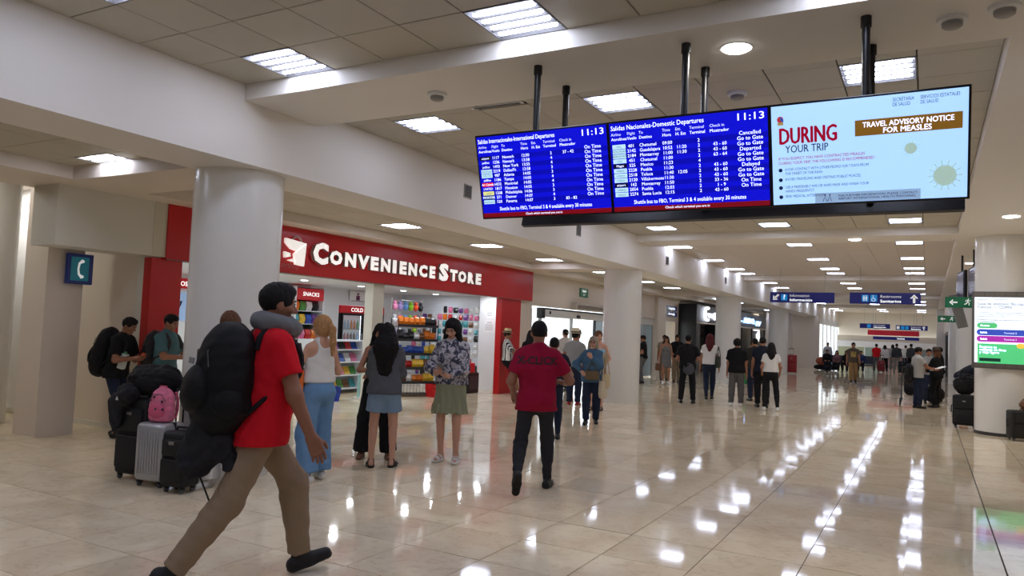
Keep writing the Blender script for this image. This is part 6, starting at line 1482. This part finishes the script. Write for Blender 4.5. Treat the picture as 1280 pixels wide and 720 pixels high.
for r_, z in enumerate((.176,.496,.816,1.136,1.456)):
    for k in range(13):
        j = (k//2 + r_*2) % 7
        o = link('bottle', bms[j], None, (MBx-.57+.44, 14.5+.14+k*.122, z)); tag(o, f'{bc[j][0]} bottle in column {ORD[k] if k < 12 else "last"} of the '+['lowest','second','third','fourth','top'][r_]+' cooler shelf', 'bottle', 'bottles in the drinks cooler')
# snack cabinet
sn = thing('snack_cabinet', 'open snack cabinet with red snacks header on the shop back wall', 'cabinet', (MBx+.02,12.55,0))
MB().box(0,.4,0,.05,0,2.4).build('side_panel', store_white, sn); MB().box(0,.4,.90,.95,0,2.4).build('side_panel', store_white, sn); MB().box(0,.03,.05,.90,0,2.4).build('back_panel', M('dark_cab_back',(40,70,60),.5), sn)
MB().box(.1,.42,.05,.90,2.10,2.36).build('header', redh, sn); m = MB(); add_text(m,'SNACKS',0,0,1,frame_mtx((.422,0,0),(0,1,0),(0,0,1)),bold=.02,fit=(.22,.74,2.19,2.28)); m.build('lettering', wht, sn)
pk = [('red',(200,40,40)),('yellow',(232,190,60)),('orange',(228,124,40)),('blue',(48,84,176)),('green',(80,150,70)),('purple',(120,70,150)),('white',(224,224,224)),('brown',(124,84,56)),('black',(36,36,40)),('pink',(226,120,160)),('turquoise',(70,160,170))]
def pack_me(w_, h_, d_, nm, col):
    m = MB(); nx = 4; V_ = []
    prof = [(0,-.12),(.10,.35),(.5,1),(.9,.35),(1,-.12)]
    for a, b in prof: V_ += [(d_*max(b,.04), -w_/2, h_*a), (d_*max(b,.04)*1.2, 0, h_*a), (d_*max(b,.04), w_/2, h_*a), (-d_*.1, w_/2, h_*a), (-d_*.1,-w_/2,h_*a)]
    F_ = [(i*5+k,i*5+(k+1)%5,(i+1)*5+(k+1)%5,(i+1)*5+k) for i in range(4) for k in range(5)]+[(4,3,2,1,0),(20,21,22,23,24)]
    m.add(V_, F_); return m.mesh('snack_pack', M('pack_'+nm, col, .3, noise=(12,.25)))
packs = [pack_me(.17,.22,.05,n,c) for n, c in pk]; smalls = [pack_me(.11,.16,.03,n,c) for n, c in pk]
for r_, z in enumerate((.5,.85,1.2,1.55,1.85)):
    MB().box(.03,.38,.05,.90,z-.015,z).build('shelf', M('shelf_white',(220,222,224),.4), sn)
    for k in range(4):
        j = (r_*3+k*2+1) % 11; o = link('snack_pack', packs[j], None, (MBx+.28, 12.55+.16+k*.205, z)); tag(o, f'{pk[j][0]} snack pack, {ORD[k]} on the '+['lowest','second','third','fourth','top'][r_]+' snack cabinet shelf', 'snack pack', 'packs in the snack cabinet')
t = thing('poster', 'small white poster with a purple figure above the cooler', 'poster', (MBx+.02,15.15,2.3)); MB().box(0,.01,-.32,.32,-.13,.13).build('sheet', M('paper'), t); m = MB(); m.ball((.012,.0,.06),(.002,.04,.035),8); m.box(.01,.013,-.07,.07,-.10,.02); m.build('figure', M('purple_print',(110,40,90),.5), t); m = MB(); m.box(.01,.012,-.26,.26,-.125,-.112); m.build('print', M('print_grey'), t)
t = thing('shop_sign', 'small red sign with white letters at the left end of the shop', 'sign', (MBx+.02,9.72,2.25)); MB().box(0,.04,-.1,1.2,-.09,.11).build('panel', redh, t); m = MB(); add_text(m,'COSMETICS',0,-.04,.13,frame_mtx((.042,0,0),(0,1,0),(0,0,1)),bold=.02); m.build('lettering', wht, t)
for k, (y, c, h) in enumerate(((9.85,(150,180,220),.5),(10.6,(210,220,232),.5))):
    t = thing('poster', ['blue lit beauty poster under the red sign at the left of the shop','pale poster beside the blue beauty poster'][k], 'poster', (MBx+.02,y,1.8)); MB().box(0,.02,-.3,.3,-.28,.28).build('sheet', M('poster_%d'%k,c,.4,emit=.25), t); m = MB(); add_text(m,'7',-.1,-.1,.3,frame_mtx((.022,0,0),(0,1,0),(0,0,1)),bold=.02); m.build('lettering', M('poster_blue',(60,80,150),.4), t)
# white magazine shelf
ms = thing('magazine_shelf', 'low white shelf unit with magazines and packs in the shop', 'shelf', (-12.0,12.1,0))
MB().box(0,.02,0,1.75,0,1.22).build('back_panel', store_white, ms)
for y in (0,1.73): MB().box(0,.42,y,y+.02,0,1.22).build('side_panel', store_white, ms)
for r_, z in enumerate((.12,.42,.72,1.0,1.2)): MB().box(.02,.42,.02,1.73,z-.02,z).build('shelf', store_white, ms)
flat = [MB().rbox((0,0,.1),(.02,.19,.2),.004,1,Matrix.Rotation(math.radians(-25),4,'Y')).mesh('magazine', M('mag_'+n,c,.35,noise=(16,.3))) for n, c in pk]
for r_, z in enumerate((.12,.42,.72,1.0)):
    for k in range(8):
        j = (r_*5+k*3) % 11; o = link('magazine', flat[j], None, (-12.0+.24, 12.1+.14+k*.21, z)); tag(o, f'{pk[j][0]} magazine, {ORD[k]} on the '+['lowest','second','third','top'][r_]+' row of the low white shelf', 'magazine', 'magazines on the low white shelf')
# ball stand
bs = thing('ball_stand', 'round wire stand heaped with olive and gold balls in the shop', 'stand', (-11.5,14.35,0))
MB().lathe([(.24,0),(.24,.04),(.03,.06),(.03,1.1)],20).build('post', chrome, bs, smooth=True)
for z in (.2,.55,.9): MB().tube([(.27*math.cos(a),.27*math.sin(a),z) for a in [k*PI/8 for k in range(17)]],.008,5).build('ring', chrome, bs)
bl = [MB().ball((0,0,0),.085,12).mesh('ball', M('ball_'+n,c,.5,noise=(20,.3)), True) for n, c in (('olive',(120,120,50)),('gold',(190,160,70)),('dark_green',(50,70,40)),('red_brown',(150,70,50)))]
k = 0
for r_, z in enumerate((.29,.47,.64,.82,.99,1.15)):
    for j in range(6):
        a = j*PI/3+r_*.5; q = (j+r_*2) % 4; o = link('ball', bl[q], None, (-11.5+.2*math.cos(a),14.35+.2*math.sin(a),z)); tag(o, ['olive','gold','dark green','red-brown'][q]+' ball in the '+ORD[r_]+f' ring from the bottom of the ball stand, {ORD[j]} place', 'ball', 'balls heaped on the stand')
t = thing('floor_sign', 'small pale cyan floor sign in the shop', 'sign', (-10.55,12.5,0), math.radians(30)); MB().box(-.01,.01,-.14,.14,.05,.52).build('panel', M('cyan_pale',(150,206,206),.4,noise=(8,.15)), t); MB().box(-.1,.1,-.15,.15,0,.05).build('foot', w_rub, t)
# baskets
def basket(label, x, y, z, rz, m_):
    t = thing('shopping_basket', label, 'basket', (x,y,z), math.radians(rz), 'shopping baskets'); w_, d_, h_ = .42,.28,.22
    MB().box(-w_*.42,w_*.42,-d_*.42,d_*.42,0,.012).build('bottom', m_, t)
    for sg in (-1,1):
        MB().add([(-w_*.42,sg*d_*.42,0),(w_*.42,sg*d_*.42,0),(w_*.5,sg*d_*.5,h_),(-w_*.5,sg*d_*.5,h_),(-w_*.42,sg*(d_*.42-.012),0),(w_*.42,sg*(d_*.42-.012),0),(w_*.5,sg*(d_*.5-.012),h_),(-w_*.5,sg*(d_*.5-.012),h_)],[(0,1,2,3),(7,6,5,4),(3,2,6,7),(0,4,5,1),(1,5,6,2),(0,3,7,4)]).build('side', m_, t)
        MB().add([(sg*w_*.42,-d_*.42,0),(sg*w_*.42,d_*.42,0),(sg*w_*.5,d_*.5,h_),(sg*w_*.5,-d_*.5,h_),(sg*(w_*.42-.012),-d_*.42,0),(sg*(w_*.42-.012),d_*.42,0),(sg*(w_*.5-.012),d_*.5,h_),(sg*(w_*.5-.012),-d_*.5,h_)],[(0,1,2,3),(7,6,5,4),(3,2,6,7),(0,4,5,1),(1,5,6,2),(0,3,7,4)]).build('end', m_, t)
        MB().tube([(-w_*.4,sg*d_*.5,h_),(-w_*.3,sg*d_*.52,h_*.9),(w_*.3,sg*d_*.52,h_*.9),(w_*.4,sg*d_*.5,h_)],.008,5).build('handle', blackp, t)
    return t
bb = M('blue_basket',(24,60,170),.4); rbk = M('red_basket',(210,20,30),.4)
basket('blue shopping basket on the floor below the low white shelf', -10.7,11.75,0,60,bb); basket('upper blue shopping basket nested on another', -10.7,11.75,.07,60,bb)
basket('red shopping basket on the floor beside the chips rack', -9.85,14.35,0,70,rbk); basket('upper red shopping basket stacked by the chips rack', -9.85,14.35,.07,72,rbk)
# chips rack
cr = thing('snack_rack', 'tall wire rack of bagged snacks at the middle of the shop', 'rack', (-10.75,13.75,0), math.radians(-28))
wire = M('wire_dark',(50,50,54),.4,metal=.5)
for y in (0,1.0):
    for x in (0,.4): MB().tube([(x,y,0),(x,y,1.75)],.012,6).build('post', wire, cr)
for z in (.3,.62,.94,1.26,1.58): 
    MB().box(0,.4,0,1.0,z-.012,z).build('shelf', wire, cr); MB().box(.39,.4,0,1.0,z,z+.05).build('shelf_lip', wire, cr)
m = MB()
for k in range(12): m.tube([(.38,.05+k*.08,.02),(.38,.05+k*.08,.28)],.004,4)
m.build('lower_grid', wire, cr); MB().box(0,.42,0,1.0,0,.06).build('plinth', M('plinth_brown',(90,76,62),.6), cr)
Mr = cr.matrix_basis if False else Matrix.Translation((-10.75,13.75,0)) @ Matrix.Rotation(math.radians(-28),4,'Z')
pal = [[7,2,1],[0,2,7],[3,3,1],[8,7,2],[2,2,8]]
for r_, z in enumerate((.3,.62,.94,1.26,1.58)):
    for k in range(7):
        j = pal[r_][(k*3)//7] if random.random() < .75 else random.choice((7,8,6,1)); p = Mr @ Vector((.27+random.uniform(-.02,.02),.09+k*.138,z)); o = link('snack_pack', packs[j], None, p, math.radians(-28+random.uniform(-14,14))); o.scale = (1,random.uniform(.7,.85),random.uniform(.75,1.15)); tag(o, f'{pk[j][0]} bagged snack, {ORD[k]} on the '+['lowest','second','third','fourth','top'][r_]+' tier of the wire rack', 'snack pack', 'bagged snacks on the wire rack')
# goods hanging on the right slatted wall
for r_ in range(10):
    for k in range(14):
        j = random.choice((6,8,3,7,6,8,0,9,10,5,6,8,1,2)); x = -12.5+k*.168; z = .28+r_*.19
        if random.random() < .12 or (r_ > 8 and k < 6): continue
        o = link('hanging_pack', smalls[j], None, (x,17.03,z), -PI/2); o.scale = (1,random.uniform(.8,1.3),random.uniform(.75,1.12)); tag(o, f'{pk[j][0]} pack, {ORD[k] if k < 12 else ORD[k-12]+" past the twelfth"} from left, {ORD[r_]} row up on the slatted wall', 'pack', 'packs hanging on the slatted wall')
for k, (x, c, n) in enumerate(((-11.9,8,'black'),(-11.3,5,'purple'),(-10.9,10,'turquoise'))): pass
# plush toys and bags hanging high in the shop
ht = thing('display_rail', 'steel hanging rail for toys and pouches in the shop', 'rail', (-11.9,15.2,0))
for y in (0,1.3): MB().tube([(0,y,0),(0,y,2.3)],.015,8).build('post', chrome, ht)
for z in (1.55,1.9,2.25): MB().tube([(0,0,z),(0,1.3,z)],.01,6).build('rail', chrome, ht)
tc_ = [('pink',(228,140,180)),('lilac',(170,150,210)),('lime green',(150,210,50)),('black',(34,34,38)),('orange-red',(238,80,40)),('sky blue',(110,160,220)),('white',(226,226,230)),('grey',(110,110,120))]
for r_, z in enumerate((2.25,1.9,1.55)):
    for k in range(6):
        n, c = tc_[[0,1,5,2,4,3,6,0,5,2,4,7,1,6,7,3,2,7][r_*6+k]]
        mm_ = M('plush_'+n.replace(' ','_').replace('-','_'), c, .8)
        m = MB(); m.ball((0,0,-.13),(.07,.075,.09),10); m.ball((0,0,-.03),(.05,.05,.05),10)
        for sg in (-1,1): m.ball((0,sg*.045,.0),(.018,.018,.03),6); m.ball((.02,sg*.07,-.10),(.02,.025,.04),6)
        o = m.build('plush_toy', mm_, None, (-11.87,15.3+k*.22,z-.05), smooth=True); tag(o, f'{n} plush toy, {ORD[k]} on the '+['top','middle','lowest'][r_]+' hanging rail of the shop', 'toy', 'plush toys on the hanging rail')
# dark stand with red bin near the white panel
t = thing('display_stand', 'black stand with a red bin beside the white shop panel', 'stand', (-9.95,15.9,0)); MB().rbox((0,0,.25),(.30,.5,.5),.02,2).build('cabinet', blackp, t); MB().box(.15,.155,-.2,.2,.1,.42).build('front_panel', M('dark_grey_panel',(60,60,64),.4), t); MB().rbox((0,-.05,.62),(.26,.26,.24),.02,2).build('bin', rbk, t); MB().box(-.12,.12,-.2,.2,.5,.53).build('tray', zipm, t)
